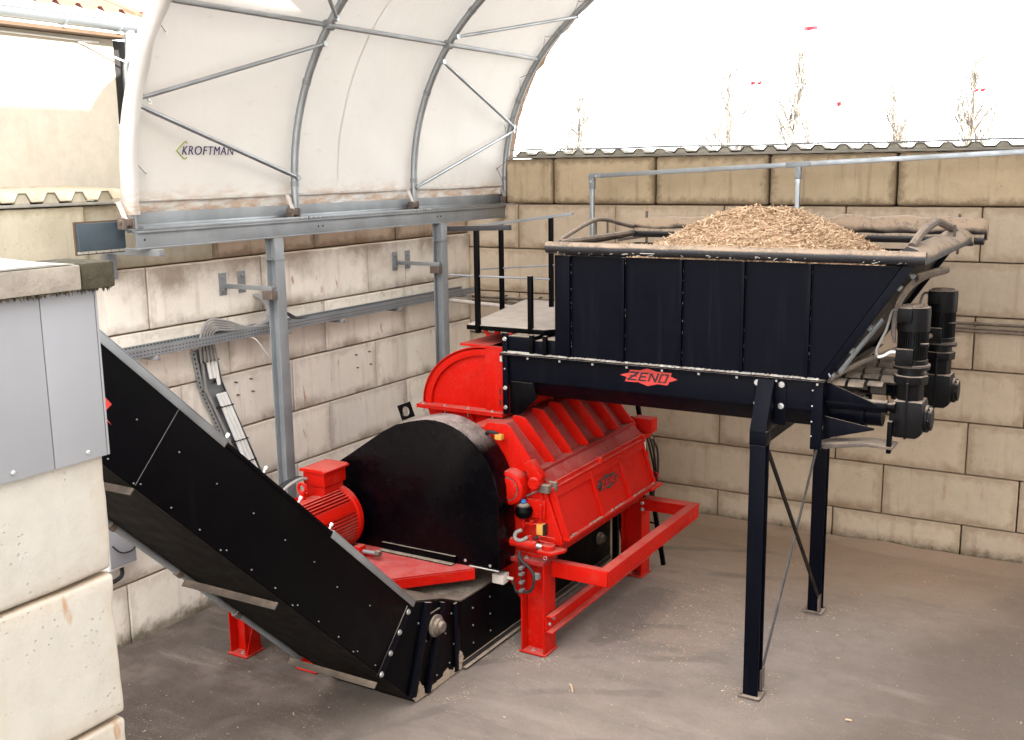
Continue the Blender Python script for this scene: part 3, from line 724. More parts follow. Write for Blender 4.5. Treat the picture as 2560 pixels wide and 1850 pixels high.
# canvas lettering
cu = bpy.data.curves.new('lettering', 'FONT'); cu.body = 'KROFTMAN'; cu.size = .125; cu.extrude = .002; cu.offset = 0.0; cu.shear = .10; cu.space_character = 1.12
to = bpy.data.objects.new('lettering', cu); COL.objects.link(to)
dg = bpy.context.evaluated_depsgraph_get(); me = bpy.data.meshes.new_from_object(to.evaluated_get(dg)); bpy.data.objects.remove(to)
sx = .66 / max(v.co.x for v in me.vertices)
ctx = CX - RT
def on_canvas(y, z, up=.006):
    s = .28 + RT * math.asin(max(-1, min(1, (z - CZ) / RT))) if z > CZ else z - 4.02
    x, y2, zz = skin(s, y); _, _, nx, nz = tent_full(s); return (x - nx * up, y, zz - nz * up)
org = wloc(can)
for v in me.vertices:
    p = on_canvas(-5.525 + v.co.x * sx, 4.628 + v.co.y * .90, .012 + v.co.z); v.co = Vector(p) - org
me.materials.clear(); me.materials.append(MT['ink'])
o = bpy.data.objects.new('lettering', me); COL.objects.link(o); o.parent = can
hexl = [(-5.45, 4.605), (-5.48, 4.592), (-5.572, 4.655), (-5.575, 4.672), (-5.49, 4.742), (-5.455, 4.728)]
MB().tube([on_canvas(y, z, .006) for y, z in spline2(hexl, 4)], .005, 6).build('logo_outline', 'lime', can)

# ------------------------------------------------------------------ beam, columns, wall brackets
bm_ = thing('steel_beam', 'galvanised steel beam carrying the tent arches along the left wall', 'beam', (.53, -3, 3.83))
w = MB().box(.545, .575, -6.24, .06, 3.832, 3.962); w.box(.47, .60, -6.24, .06, 3.818, 3.832); w.box(.45, .60, -6.24, .06, 3.962, 3.976); w.build('web_and_flanges', 'galv_mat', bm_, .003)
for a, b in ((-6.18, -4.03), (-4.02, -1.9), (-1.89, .06)):
    w = MB().box(.575, .595, a, b, 3.979, 4.012); w.box(.44, .46, a, b, 3.979, 4.03); w.box(.44, .595, a, b, 3.976, 3.984); w.build('base_rail', 'galv', bm_, .002)
w = MB()
for y in (-6.16, -3.85, -3.78, -1.62, -1.55): w.cyl((.574, y, 3.90), (.577, y, 3.90), .011, 10)
w.build('bolt_hole', 'slot', bm_)['kind'] = 'stuff'
w = MB()
for y in (-4.12, -4.05, -3.98, -3.91, -3.84, -2.12, -2.05, -1.98, -1.91, -1.80):
    w.lathe((.595, y, 3.996), (1, 0, 0), [(0, .009), (.004, .009), (.008, .004)], 8)
w.build('rail_bolt', 'bolt', bm_)['kind'] = 'stuff'
MB().box(.405, .44, -6.2, .28, 4.0, 4.13).build('gutter_plate', 'galv_mat', bm_, .002)
def hcol(mb, x, y, z0, z1, b=.14, h=.14, tf=.012, tw=.009, rot=False):
    if not rot:
        mb.box(x - b / 2, x + b / 2, y - h / 2, y - h / 2 + tf, z0, z1); mb.box(x - b / 2, x + b / 2, y + h / 2 - tf, y + h / 2, z0, z1); mb.box(x - tw / 2, x + tw / 2, y - h / 2 + tf, y + h / 2 - tf, z0, z1)
    else:
        mb.box(x - b / 2, x - b / 2 + tf, y - h / 2, y + h / 2, z0, z1); mb.box(x + b / 2 - tf, x + b / 2, y - h / 2, y + h / 2, z0, z1); mb.box(x - b / 2 + tf, x + b / 2 - tf, y - tw / 2, y + tw / 2, z0, z1)
    return mb
for y, lab in ((-4.55, 'grey steel column behind the red motor, holding up the tent beam'), (-1.60, 'grey steel column in the corner behind the red inlet housing')):
    c = thing('steel_column', lab, 'column', (.6, y, 0), 'steel columns under the tent beam')
    hcol(MB(), .59, y, 0, 3.816, .13, .13, rot=True).build('column_shaft', 'galv_mat', c, .002)
    MB().box(.50, .70, y - .1, y + .1, 0, .015).build('base_plate', 'galv_mat', c, .002)
    MB().box(.52, .66, y - .075, y + .075, 3.60, 3.606).build('weld_band', 'galv', c)
    br = thing('wall_bracket', 'galvanised wall bracket tying the ' + ('nearer' if y < -4 else 'farther') + ' grey column to the pale block wall', 'bracket', (0, y - .13, 3.33), 'brackets tying the columns to the wall')
    for yy in (y - .17, y + .10):
        pl = MB().box(0.008, .018, yy - .05, yy + .05, 3.23, 3.46).build('wall_plate', 'galv_mat', br, .002)
        b_ = MB(); hexbolt(b_, (.018, yy, 3.28), (1, 0, 0), .014); hexbolt(b_, (.018, yy, 3.41), (1, 0, 0), .014); stuff(b_.build('bolt', 'galv', pl))
    w = MB().box(.018, .66, y - .145, y - .10, 3.30, 3.345); w.build('bracket_arm', 'galv', br, .003)
    MB().box(.53, .66, y - .15, y - .067, 3.21, 3.298).build('bracket_shoe', 'rusty', br, .003)
br = thing('wall_bracket', 'galvanised bracket under the front end of the tent beam', 'bracket', (0, -6.1, 3.75))
MB().box(.008, .02, -6.16, -6.02, 3.52, 3.80).build('wall_plate', 'galv_mat', br, .002); MB().box(.02, .70, -6.12, -6.06, 3.755, 3.815).build('bracket_arm', 'galv_mat', br, .003)

# ------------------------------------------------------------------ cable trays, cables and pipes on the walls
def tray(mb, a, b, wdt, h, up):
    a = Vector(a); b = Vector(b)
    mb.beam(a, b, .004, h, up, (-wdt / 2, 0)); mb.beam(a, b, .004, h, up, (wdt / 2, 0)); mb.beam(a, b, wdt, .003, up, (0, -h / 2))
ct = thing('cable_tray', 'long perforated steel cable tray along the left block wall', 'cable tray', (.2, -3.3, 2.85))
w = MB(); tray(w, (.19, -6.75, 2.85), (.19, -.36, 2.85), .21, .085, (0, 0, 1)); w.build('tray_body', 'galv_mat', ct)
w = MB()
for i in range(150):
    y = -6.7 + i * .042
    for z in (2.832, 2.866): w.box(.2965, .2985, y, y + .017, z - .004, z + .004)
    w.box(.092, .0935, y, y + .022, 2.872, 2.882)
stuff(w.build('perforation', 'slot', ct))
for y in (-5.9, -4.1, -3.2, -2.1, -.55):
    MB().box(.008, .33, y - .02, y + .02, 2.765, 2.80).build('tray_bracket', 'galv_mat', ct, .003)
cb = thing('cable_bundle', 'bundle of grey cables looping over the cable tray left of the column', 'cables', (.15, -4.8, 2.9))
for i in range(5):
    o_ = .018 * i
    MB().tube(spline([(.10 + .012 * i, -5.16 + 2.2 * o_, 2.6), (.12, -5.17 + 2.2 * o_, 2.86), (.15, -5.07 + 1.6 * o_, 3.02 - 1.5 * o_), (.17, -4.86, 2.99 - 1.3 * o_), (.19, -4.6, 2.90 - .3 * o_), (.2, -4.3, 2.87)], 7), .013, 7).build('cable', 'cable', cb)
for i in range(3):
    o_ = .03 * i
    MB().tube(spline([(-.03, -4.30 + o_, 3.20), (.06, -4.24 + 1.3 * o_, 3.14), (.12, -4.20 + 1.3 * o_, 3.03), (.16, -4.30 + 1.2 * o_, 2.92), (.18, -4.56 + o_, 2.87)], 7), .017, 7).build('cable', 'cable', cb)
for i in range(3):
    MB().tube(spline([(.16, -4.12, 3.05 - i * .01), (.2, -4.02 + i * .02, 2.97), (.22, -3.9 + i * .03, 2.90), (.24, -3.6, 2.87)], 6), .008, 6).build('cable', 'blackcable', cb)
MB().tube(spline([(.22, -4.72, 2.84), (.3, -4.6, 2.78), (.31, -4.5, 2.66), (.3, -4.42, 2.58)], 5), .005, 5).build('cable', 'white', cb)
dt = thing('cable_tray', 'slanting cable tray with white conduits dropping from the long tray to the motor', 'cable tray', (.12, -4.8, 2))
path = [(.06, -5.09, 2.74), (.06, -5.02, 2.34), (.06, -4.55, 1.30), (.06, -4.25, .65)]
for a, b in zip(path[:-1], path[1:]):
    a = Vector(a); b = Vector(b); d = (b - a).normalized(); sd = Vector((1, 0, 0)).cross(d).normalized()
    w = MB(); w.beam(a + sd * .13, b + sd * .13, .07, .004, sd, (0, 0)); w.beam(a - sd * .13, b - sd * .13, .07, .004, sd, (0, 0)); w.beam(a - Vector((.03, 0, 0)), b - Vector((.03, 0, 0)), .004, .26, sd)
    w.build('tray_body', 'galv_mat', dt)
    w = MB(); L_ = (b - a).length; k = int(L_ / .05)
    for i in range(k):
        p = a + d * (i + .5) * .05 + sd * .1325; w.beam(p - d * .012, p + d * .012, .02, .002, sd)
        p = a + d * (i + .5) * .05 - sd * .1325; w.beam(p - d * .012, p + d * .012, .02, .002, sd)
    stuff(w.build('perforation', 'slot', dt))
for k, o_ in enumerate((-.03, .02, .07)):
    pts = [Vector((.085, -5.05 + o_, 2.70)), Vector((.085, -5.00 + o_, 2.42))] if k < 2 else [Vector((.085, -5.05 + o_, 2.70)), Vector((.085, -5.0 + o_, 2.34))]
    MB().tube(pts, .021, 10).build('conduit', 'white', dt)
    MB().tube([(.09, -4.93 + o_ * .9, 2.24), (.09, -4.55 + o_, 1.34), (.09, -4.25 + o_, .66)], .023, 10).build('conduit', 'white', dt)
MB().tube([(.07, -5.13, 2.74), (.07, -5.11, 2.34), (.075, -4.66, 1.34), (.075, -4.36, .66)], .02, 8).build('cable', 'cable', dt)
MB().tube(spline([(.07, -4.93, 2.62), (.08, -4.90, 2.42), (.08, -4.82, 2.2), (.08, -4.47, 1.4)], 5), .01, 6).build('cable', 'blackcable', dt)
for z, yy in ((2.6, -5.04), (2.1, -4.88), (1.7, -4.70), (1.45, -4.60)): MB().box(.06, .117, yy - .12, yy + .11, z, z + .010).build('cable_tie', 'blackcable', dt)
pp = thing('wall_pipe', 'pair of thin grey pipes running along the tan wall in the corner', 'pipes', (1, -.1, 2.7))
for z, q in ((2.72, .020), (2.665, .014), (2.63, .014)): MB().tube([(.06, -.06, z), (8.9, -.06, z + .02)], q, 8).build('pipe', 'dusty_steel', pp)
for x in (.6, 1.15, 2.2, 5, 7.5): MB().box(x - .01, x + .01, -.08, -.015, 2.60, 2.76).build('pipe_clip', 'rusty', pp)
wp = MB().tube([(.12, -.95, 2.78), (1.3, -.95, 2.73), (1.9, -.95, 2.70)], .025, 10).build('white_pipe', 'offwhite'); tag(wp, 'dusty white pipe crossing from the left wall behind the platform', 'pipe')
cab = thing('switch_cabinet', 'small grey switch box on the left wall under the black conveyor', 'cabinet', (0, -6.3, 1))
MB().box(.008, .16, -6.50, -6.17, .86, 1.42).build('cabinet_body', 'white', cab, .01); MB().box(.16, .168, -6.48, -6.19, .88, 1.40).build('cabinet_door', 'cladding', cab, .003)
MB().tube(spline([(.17, -6.45, 1.10), (.2, -6.38, 1.02), (.2, -6.25, 1.01), (.17, -6.16, 1.08)], 5), .008, 6).build('cable', 'blackcable', cab)
MB().tube(spline([(.1, -6.32, .86), (.1, -6.33, .75), (.06, -6.5, .70)], 5), .02, 8).build('cable', 'blackcable', cab)

# galvanised guard rail by the back wall, rising to the right
gr = thing('guard_rail', 'galvanised square tube guard rail rising in front of the tan back wall', 'railing', (2.2, -.5, 3.4))
ra, rb = Vector((2.10, -.5, 4.367)), Vector((8.6, -.5, 4.64))
MB().beam(ra, rb, .055, .055).build('top_rail', 'galv', gr, .006)
for x in (2.15, 4.72, 7.3):
    z = ra.z + (x - ra.x) / (rb.x - ra.x) * (rb.z - ra.z)
    po = MB().box(x - .025, x + .025, -.525, -.475, 3.05, z - .03).build('post', 'galv', gr, .005)
    MB().box(x - .02, x + .02, -.475, -.004, 3.20, 3.24).build('post_bracket', 'galv_mat', gr, .003)
    w = MB().box(x - .034, x + .034, -.534, -.466, z - .16, z - .028); w.beam((x - (.034 if x < 3 else .14), -.5, z - (.0 if x < 3 else .006)), (x + .14, -.5, z + .006), .068, .064); w.build('rail_fitting', 'galv_mat', gr, .008)
w = MB(); hexbolt(w, (2.15, -.536, 4.30), (0, -1, 0), .008); hexbolt(w, (2.22, -.536, 4.368), (0, -1, 0), .008); w.build('grub_screw', 'bolt', gr)['kind'] = 'stuff'

# ------------------------------------------------------------------ logo badge
POLY = [(0, 0), (.163, .047), (.175, .097), (.35, .10), (.482, .142), (.64, .10), (.904, .10), (.886, .043), (1, 0), (.868, -.05), (.831, -.107), (.657, -.102), (.494, -.148), (.3, -.092), (.295, -.102), (.09, -.102), (.12, -.03)]
def rect(a, b, c, d): return [(a, b), (c, b), (c, d), (a, d)]
GLY = {'Z': [rect(0, .83, 1, 1), [(.70, .83), (1, .83), (.30, .17), (0, .17)], rect(0, 0, 1, .17), rect(.12, .45, .88, .56)],
       'E': [rect(0, 0, .2, 1), rect(.2, .83, 1, 1), rect(.2, .42, .86, .58), rect(.2, 0, 1, .17)],
       'N': [rect(0, 0, .2, 1), rect(.8, 0, 1, 1), [(.2, 1), (.2, .72), (.8, 0), (.8, .28)]],
       '[': [rect(0, 0, .42, 1), rect(.42, .86, 1, 1), rect(.42, 0, 1, .14)], ']': [rect(.58, 0, 1, 1), rect(0, .86, .58, 1), rect(0, 0, .58, .14)]}
def badge(parent, o, uu, vv, W, plate, letter, t=.004):
    o = Vector(o); uu = Vector(uu).normalized(); vv = Vector(vv).normalized()
    P = lambda a, b, h=0: o + uu * (a - .5) * W + vv * b * W + nn * h
    nn = uu.cross(vv)
    pl = MB().plate([P(a, b) for a, b in POLY], t).build('logo_plate', plate, parent)
    w = MB(); x = .155
    for ch, cw, gap in (('Z', .165, .03), ('E', .135, .03), ('N', .15, .03), ('[', .062, .014), (']', .062, 0)):
        for poly in GLY[ch]:
            w.plate([P(x + a * cw + (b - .5) * .055, (b - .5) * .145, t + .0005) for a, b in poly], .002)
        x += cw + gap
    w.build('logo_letters', letter, pl)
    return pl

# ------------------------------------------------------------------ hammer mill (red)
ml = thing('hammer_mill', 'bright red hammer mill with ribbed hood and hinged lid below the hopper trough', 'shredder', (2.7, -3.4, 0))
YF, YB = -4.44, -2.36
outl = [(1.8, .95), (3.60, .95), (3.77, 1.13), (3.60, 1.62), (3.44, 1.70), (2.95, 1.96), (2.85, 1.96), (2.2, 1.96), (1.72, 1.55)]
MB().prism(outl, 'y', YF, YB).build('housing', 'red', ml, .006)
# end plates a little larger than the housing
endp = [(3.02, 2.165), (3.235, 2.165), (3.27, 2.14), (3.53, 1.80), (3.52, 1.745), (3.2, 1.745), (2.9, 2.02)]
for y0 in (YF - .018, YB):
    MB().prism(endp, 'y', y0, y0 + .018).build('hood_end_plate', 'red', ml, .003)
rib = [(3.09, 2.165), (3.17, 2.165), (3.225, 2.15), (3.265, 2.105), (3.535, 1.785), (3.53, 1.755), (3.47, 1.737), (3.43, 1.737), (3.09, 2.115)]
for y in (-4.10, -3.74, -3.39, -3.03, -2.68):
    o = MB().prism(rib, 'y', y - .009, y + .009).build('hood_rib', 'red', ml, .003)
MB().prism([(3.10, 2.118), (3.44, 1.742), (3.44, 1.70), (3.06, 2.09)], 'y', YF + .002, YB - .002).build('hood_slope', 'red_dusty_shaded', ml)
MB().prism([(2.80, 2.075), (2.80, 2.10), (3.10, 2.117), (3.085, 2.08)], 'y', YF + .002, YB - .002).build('hood_top', 'red', ml)
MB().prism([(3.44, 1.751), (3.555, 1.768), (3.56, 1.74), (3.44, 1.722)], 'y', YF - .01, YB + .02).build('hood_ledge', 'red_dusty_shaded', ml, .004)
MB().prism([(3.52, 1.74), (3.565, 1.738), (3.655, 1.655), (3.64, 1.635), (3.5, 1.68)], 'y', YF - .004, YB + .015).build('hinge_band', 'red_dusty_shaded', ml, .004)
# rods of the lid hinge
for x, z in ((3.668, 1.648), (3.695, 1.612)): MB().tube([(x, YF - .02, z), (x, YB - .05, z)], .016, 8).build('hinge_rod', 'red', ml)
for y in (-3.46, YB - .06, YF + .03): MB().box(3.64, 3.72, y - .022, y + .022, 1.592, 1.672).build('hinge_clamp', 'red' if y > -4 else 'dusty_steel', ml, .006)
# lid
lid = MB().prism([(3.625, 1.62), (3.665, 1.63), (3.835, 1.155), (3.79, 1.14)], 'y', YF + .005, YB - .075).build('lid', 'red', ml, .004)
MB().prism([(3.667, 1.638), (3.685, 1.638), (3.725, 1.53), (3.705, 1.525)], 'y', YF, YB - .07).build('lid_top_bar', 'red', lid, .003)
for y in (YF + .012, -3.70, -3.06, YB - .085):
    MB().prism([(3.688, 1.58), (3.715, 1.585), (3.865, 1.165), (3.83, 1.155)], 'y', y - .011, y + .011).build('lid_rib', 'red', lid, .003)
MB().prism([(3.80, 1.165), (3.872, 1.168), (3.868, 1.142), (3.79, 1.135)], 'y', YF, YB - .07).build('lid_bottom_bar', 'red', lid, .003)
w = MB(); 
for i in range(230):
    y = R.uniform(YF + .02, YB - .1); 
    if noise.noise((y * 4, 0, 0)) > -.05: w.box(3.845 + R.uniform(-.008, .012), 3.862, y, y + R.uniform(.006, .022), 1.166, 1.170 + R.random() * .008)
stuff(w.build('sawdust_edge', 'caked', lid))
LV = Vector((.170, 0, -.475)).normalized()
badge(lid, Vector((3.752, -3.40, 1.425)) + Vector((.004, 0, .0)), (0, 1, 0), -LV, .50, 'plate_dark', 'red', .012)
MB().prism([(3.63, 1.135), (3.80, 1.135), (3.62, .90), (3.50, .90)], 'y', YF + .02, YB - .02).build('lower_band', 'red', ml, .004)
# front triangular cheek and boxes on the end face
MB().prism([(3.40, 1.05), (3.80, 1.10), (3.80, 1.15), (3.63, 1.60), (3.40, 1.45)], 'y', YF - .02, YF - .001).build('end_cheek', 'red', ml, .003)
MB().box(3.44, 3.64, YF - .05, YF - .02, 1.33, 1.50).build('end_box', 'red', ml, .006)
bh = MB().lathe((3.30, YF, 1.60), (0, -1, 0), [(0, .165), (.09, .165), (.135, .155), (.15, .13), (.15, .095), (.145, .09)], 36).build('bearing_housing', 'red', ml, ang=30)
MB().lathe((3.30, YF - .146, 1.60), (0, -1, 0), [(0, .112), (.006, .112), (.006, .104)], 28).build('bearing_ring', 'dusty_steel', bh)
MB().lathe((3.30, YF - .150, 1.60), (0, -1, 0), [(0, .101), (.008, .101), (.014, .09)], 28).build('bearing_cap', 'red', bh, ang=30)
jk = MB().prism([(3.44, 1.84), (3.52, 1.88), (3.64, 1.74), (3.62, 1.70), (3.50, 1.72)], 'y', YF - .10, YF - .01).build('hinge_bracket', 'red', ml, .008)
jf = MB().lathe((3.56, YF - .02, 1.675), (0, -1, 0), [(0, .058), (.10, .058), (.112, .05)], 24).build('hinge_boss', 'red', ml, ang=30)
w = MB()
for k in range(6): a = k * pi / 3; hexbolt(w, (3.56 + .04 * cos(a), YF - .132, 1.675 + .04 * sin(a)), (0, -1, 0), .006, .006, False)
w.build('bolt', 'red', jf)['kind'] = 'stuff'
MB().box(3.60, 3.69, YF - .08, YF - .01, 1.585, 1.66).build('hydraulic_valve', 'dusty_steel', ml, .01)
MB().tube([(3.44, YF - .05, 1.52), (3.61, YF - .05, 1.615)], .009, 6).build('hydraulic_pipe', 'dusty_steel', ml)
ac = MB().lathe((3.44, YF - .09, 1.325), (0, 0, 1), [(0, .02), (.005, .05), (.03, .074), (.065, .082), (.07, .084), (.075, .082), (.11, .072), (.135, .045), (.142, .02), (.15, .02)], 28).build('accumulator', 'black', ml, ang=60)
MB().lathe((3.44, YF - .09, 1.474), (0, 0, 1), [(0, .024), (.028, .024), (.03, .02)], 14).build('valve_cap', 'blue', ac)
w = MB(); w.tube(spline([(3.44, YF - .09, 1.33), (3.44, YF - .09, 1.25), (3.42, YF - .08, 1.21)], 4), .010, 8); w.tube(spline([(3.44, YF - .09, 1.275), (3.58, YF - .08, 1.285), (3.605, YF - .07, 1.32), (3.605, YF - .05, 1.59)], 6), .009, 8)
w.box(3.425, 3.455, YF - .105, YF - .075, 1.255, 1.30); w.box(3.505, 3.535, YF - .10, YF - .07, 1.265, 1.31); w.box(3.595, 3.62, YF - .08, YF - .05, 1.42, 1.47); w.build('hydraulic_pipe', 'red', ml)
MB().tube(spline([(3.42, YF - .09, 1.21), (3.37, YF - .12, 1.18), (3.37, YF - .13, 1.13), (3.43, YF - .13, 1.12), (3.50, YF - .12, 1.165)], 6), .017, 10).build('hydraulic_hose', 'cable', ml)
MB().tube([(3.50, YF - .12, 1.165), (3.52, YF - .11, 1.175), (3.525, YF - .11, 1.11)], .014, 8).build('hydraulic_pipe', 'red', ml)
yp = MB().box(3.575, 3.64, YF - .10, YF - .03, 1.19, 1.29).build('plug_socket', 'yellow', ml, .006); MB().box(3.64, 3.655, YF - .10, YF - .03, 1.185, 1.29).build('plug_back', 'blackcable', yp, .003)
MB().tube(spline([(3.6, YF - .06, 1.19), (3.58, YF - .07, 1.16), (3.54, YF - .08, 1.145)], 4), .014, 8).build('cable', 'blackcable', ml)
cy = MB().cyl((3.20, YF - .10, 1.085), (3.58, YF - .10, 1.085), .042, 20).build('hydraulic_cylinder', 'red', ml); MB().cyl((3.575, YF - .10, 1.085), (3.64, YF - .10, 1.085), .026, 16).build('piston_rod', 'bolt', cy)
cl = MB().lathe((3.70, YF - .10, 1.03), (0, 0, 1), [(0, .07), (.02, .07), (.02, .05), (.045, .05), (.045, .062), (.085, .062), (.09, .05)], 22).build('clevis', 'red', ml, ang=30)
MB().prism([(3.62, YF - .18), (3.77, YF - .18), (3.84, YF - .06), (3.84, YF), (3.62, YF)], 'z', 1.045, 1.07).build('clevis_plate', 'red', ml, .004)
MB().tube(spline([(3.62, YF - .12, 1.165), (3.63, YF - .12, 1.19), (3.76, YF - .12, 1.19), (3.77, YF - .12, 1.17), (3.75, YF - .12, 1.145), (3.63, YF - .12, 1.145), (3.62, YF - .12, 1.165)], 4), .006, 6).build('pin_handle', 'red', cl)
MB().tube([(3.71 + .017 * cos(k * pi / 6), YF - .18, 1.015 + .017 * sin(k * pi / 6)) for k in range(13)], .004, 6).build('ring_pin', 'bolt', cl)
# inlet flange, neck and quarter-round inlet housing
MB().prism([(2.12, 1.93), (2.80, 1.93), (2.88, 2.125), (2.03, 2.125)], 'y', -4.02, -2.30).build('inlet_neck', 'red', ml, .004)
for z0, z1 in ((2.128, 2.146), (2.149, 2.167)):
    MB().box(1.965, 2.97, -4.11, -2.20, z0, z1).build('inlet_flange', 'red', ml, .003)
w = MB()
for x, y in [(2.03, -4.075), (2.29, -4.075), (2.56, -4.075), (2.84, -4.075), (2.94, -3.75), (2.94, -3.4), (2.94, -3.05), (1.99, -3.6)]:
    hexbolt(w, (x, y, 2.167), (0, 0, 1), .014, .012); w.cyl((x, y, 2.128), (x, y, 2.09), .008, 8)
w.build('flange_bolt', 'bolt', ml)['kind'] = 'stuff'
for x in (2.25, 2.6): MB().prism([(-4.10, 2.126), (-4.02, 2.126), (-4.02, 2.0)], 'x', x - .008, x + .008).build('neck_rib', 'red', ml)
def qround(rx, rz, n=20, x1=2.74): return [(x1, 2.167)] + [(x1 - rx * sin(pi / 2 - a * pi / 2 / n), 2.167 + rz * sin(a * pi / 2 / n)) for a in range(n + 1)]
inl = MB().prism(qround(.69, .55), 'y', -3.985, -2.35).build('inlet_housing', 'red', ml, .004)
for y0 in (-4.02, -2.365):
    outer = qround(.745, .61)[1:]; inner = qround(.655, .53)[1:]
    w = MB().prism(outer + inner[::-1], 'y', y0, y0 + .034); w.build('inlet_arch_flange', 'red', inl, .003)
MB().prism(qround(.755, .62)[1:] + qround(.73, .595)[1:][::-1], 'y', -4.02, -2.33).build('inlet_arch_skin', 'red', inl)
sp = MB().box(2.742, 2.985, -4.035, -4.01, 2.168, 2.80).build('side_plate', 'red', ml, .003)
w = MB().box(2.90, 2.915, -4.0375, -4.034, 2.33, 2.40); w.box(2.90, 2.915, -4.0375, -4.034, 2.22, 2.29); w.build('plate_slot', 'slot', sp)['kind'] = 'stuff'
MB().box(2.742, 2.985, -4.01, -2.35, 2.168, 2.79).build('inlet_box', 'red', ml, .004)
MB().box(2.955, 2.985, -4.03, -2.3, 2.79, 2.925).build('inlet_upstand', 'red', ml, .003)
MB().prism([(2.4, 2.765), (2.955, 2.80), (2.955, 2.94)], 'y', -3.30, -3.27).build('inlet_gusset', 'red', ml, .003)
MB().box(2.40, 2.955, -3.95, -3.3, 2.768, 2.79).build('inlet_top', 'red', ml, .003)
def eye(parent, c, uu, vv, W, mat, hole=.4):
    c = Vector(c); uu = Vector(uu); vv = Vector(vv); nn = uu.cross(vv).normalized(); w = MB(); n = 16; vs = []
    for h in (-.012, .012):
        for q, sq in ((W / 2, True), (W * hole / 1.25, False)):
            for k in range(n):
                a = 2 * pi * k / n + pi / 4
                if sq:
                    m_ = max(abs(cos(a)), abs(sin(a))); x, y = q * cos(a) / m_, q * sin(a) / m_
                else: x, y = q * cos(a), q * sin(a)
                vs.append(c + uu * x + vv * y + nn * h)
    fs = []
    for k in range(n):
        k2 = (k + 1) % n
        fs += [(k, k2, n + k2, n + k), (2 * n + k, 3 * n + k, 3 * n + k2, 2 * n + k2), (k, 2 * n + k, 2 * n + k2, k2), (n + k, n + k2, 3 * n + k2, 3 * n + k)]
    w.add(vs, fs); return w.build('lifting_eye', mat, parent, .002)
eye(ml, (2.35, -3.28, 2.83), (.87, 0, .5), (-.5, 0, .87), .16, 'red')
# frame: legs, plates, bumper and rail
def leg(parent, x, y, z1, mat='red', name='leg', b=.25, h=.22):
    o = hcol(MB(), x, y, .012, z1, b, h, .016, .012, rot=True).build(name, mat, parent, .003)
    MB().box(x - b / 2 - .015, x + b / 2 + .015, y - h / 2 - .015, y + h / 2 + .015, 0, .014).build('base_plate', mat, o, .003)
    w = MB(); hexbolt(w, (x - .02, y - h / 2 + .045, .014), (0, 0, 1), .016, .016); w.build('anchor_bolt', 'bolt', o)
    return o
leg(ml, 3.51, -4.40, .895); leg(ml, 3.51, -2.17, .895); leg(ml, 1.9, -4.40, .895); leg(ml, 1.9, -2.17, .895)
tp = MB().box(3.30, 3.655, -4.56, -4.28, .898, .935).build('leg_top_plate', 'red_dusty_shaded', ml, .004)
w = MB(); hexbolt(w, (3.45, -4.51, .935), (0, 0, 1), .016, .016); w.build('bolt', 'bolt', tp)
MB().box(3.0, 3.64, -4.46, -2.1, .936, .965).build('sole_plate', 'red', ml, .003)
MB().prism([(3.05, .88), (3.385, .88), (3.385, .40)], 'y', -4.42, -4.38).build('leg_gusset', 'red', ml, .003)
bp = MB(); bp.box(3.655, 4.235, -4.40, -4.385, .755, .905); bp.box(3.655, 4.235, -4.385, -4.32, .893, .905); bp.build('bumper_arm', 'red', ml, .003)
bp = MB(); bp.box(3.62, 4.235, -2.185, -2.17, .75, .90); bp.box(3.62, 4.235, -2.25, -2.185, .888, .90); bp.box(3.62, 4.235, -2.17, -2.1, .888, .90); bp.build('bumper_arm', 'red', ml, .003)
bp = MB(); bp.box(4.222, 4.237, -4.40, -2.14, .755, .908); bp.box(4.14, 4.222, -4.384, -2.16, .896, .908); bp.build('bumper_bar', 'red', ml, .003)
rl = MB(); rl.box(3.637, 3.65, -4.50, -2.2, .235, .40); rl.box(3.637, 3.715, -4.50, -2.2, .235, .247); rl.box(3.637, 3.715, -4.50, -2.2, .388, .40); ro = rl.build('lower_channel', 'red', ml, .003)
w = MB(); hexbolt(w, (3.65, -4.44, .30), (1, 0, 0), .014); hexbolt(w, (3.65, -4.36, .33), (1, 0, 0), .014); stuff(w.build('bolt', 'bolt', ro))
w = MB(); hexbolt(w, (3.64, -2.28, .86), (0, -1, 0), .014); hexbolt(w, (3.64, -2.28, .79), (0, -1, 0), .014); w.build('bolt', 'bolt', ml)['kind'] = 'stuff'
# rear lid cylinder, hanger and bits on the far end
hg = MB().box(3.47, 3.70, -2.19, -2.03, 1.63, 1.785).build('cylinder_hanger', 'red', ml, .01); MB().cyl((3.57, -2.20, 1.60), (3.57, -2.02, 1.60), .065, 20).build('pivot_boss', 'red', hg)
cy = MB().cyl((3.58, -2.1, 1.40), (3.60, -2.1, 1.16), .042, 14).build('hydraulic_cylinder', 'red', ml); MB().cyl((3.57, -2.1, 1.6), (3.58, -2.1, 1.39), .022, 12).build('piston_rod', 'bolt', cy)
MB().prism([(3.36, 1.90), (3.40, 1.90), (3.55, 1.75), (3.57, 1.60), (3.50, 1.58), (3.36, 1.70)], 'y', -2.31, -2.27).build('hinge_bracket', 'red', ml, .005)
MB().tube(spline([(3.62, -2.1, 1.17), (3.72, -2.1, 1.17), (3.74, -2.1, 1.14), (3.72, -2.1, 1.11), (3.62, -2.1, 1.11)], 4), .010, 6).build('pin_handle', 'red', ml)
MB().box(3.55, 3.80, -2.4, -2.1, 1.045, 1.075).build('clevis_plate', 'red', ml, .004)
for dx in (0, .04, .09): MB().tube(spline([(3.56 + dx, -2.05, 1.62 - dx), (3.60 + dx, -2.0, 1.4), (3.66 + dx * .4, -2.0, 1.1), (3.62, -2.0, .8)], 5), .012, 6).build('hydraulic_hose', 'blackcable', ml)
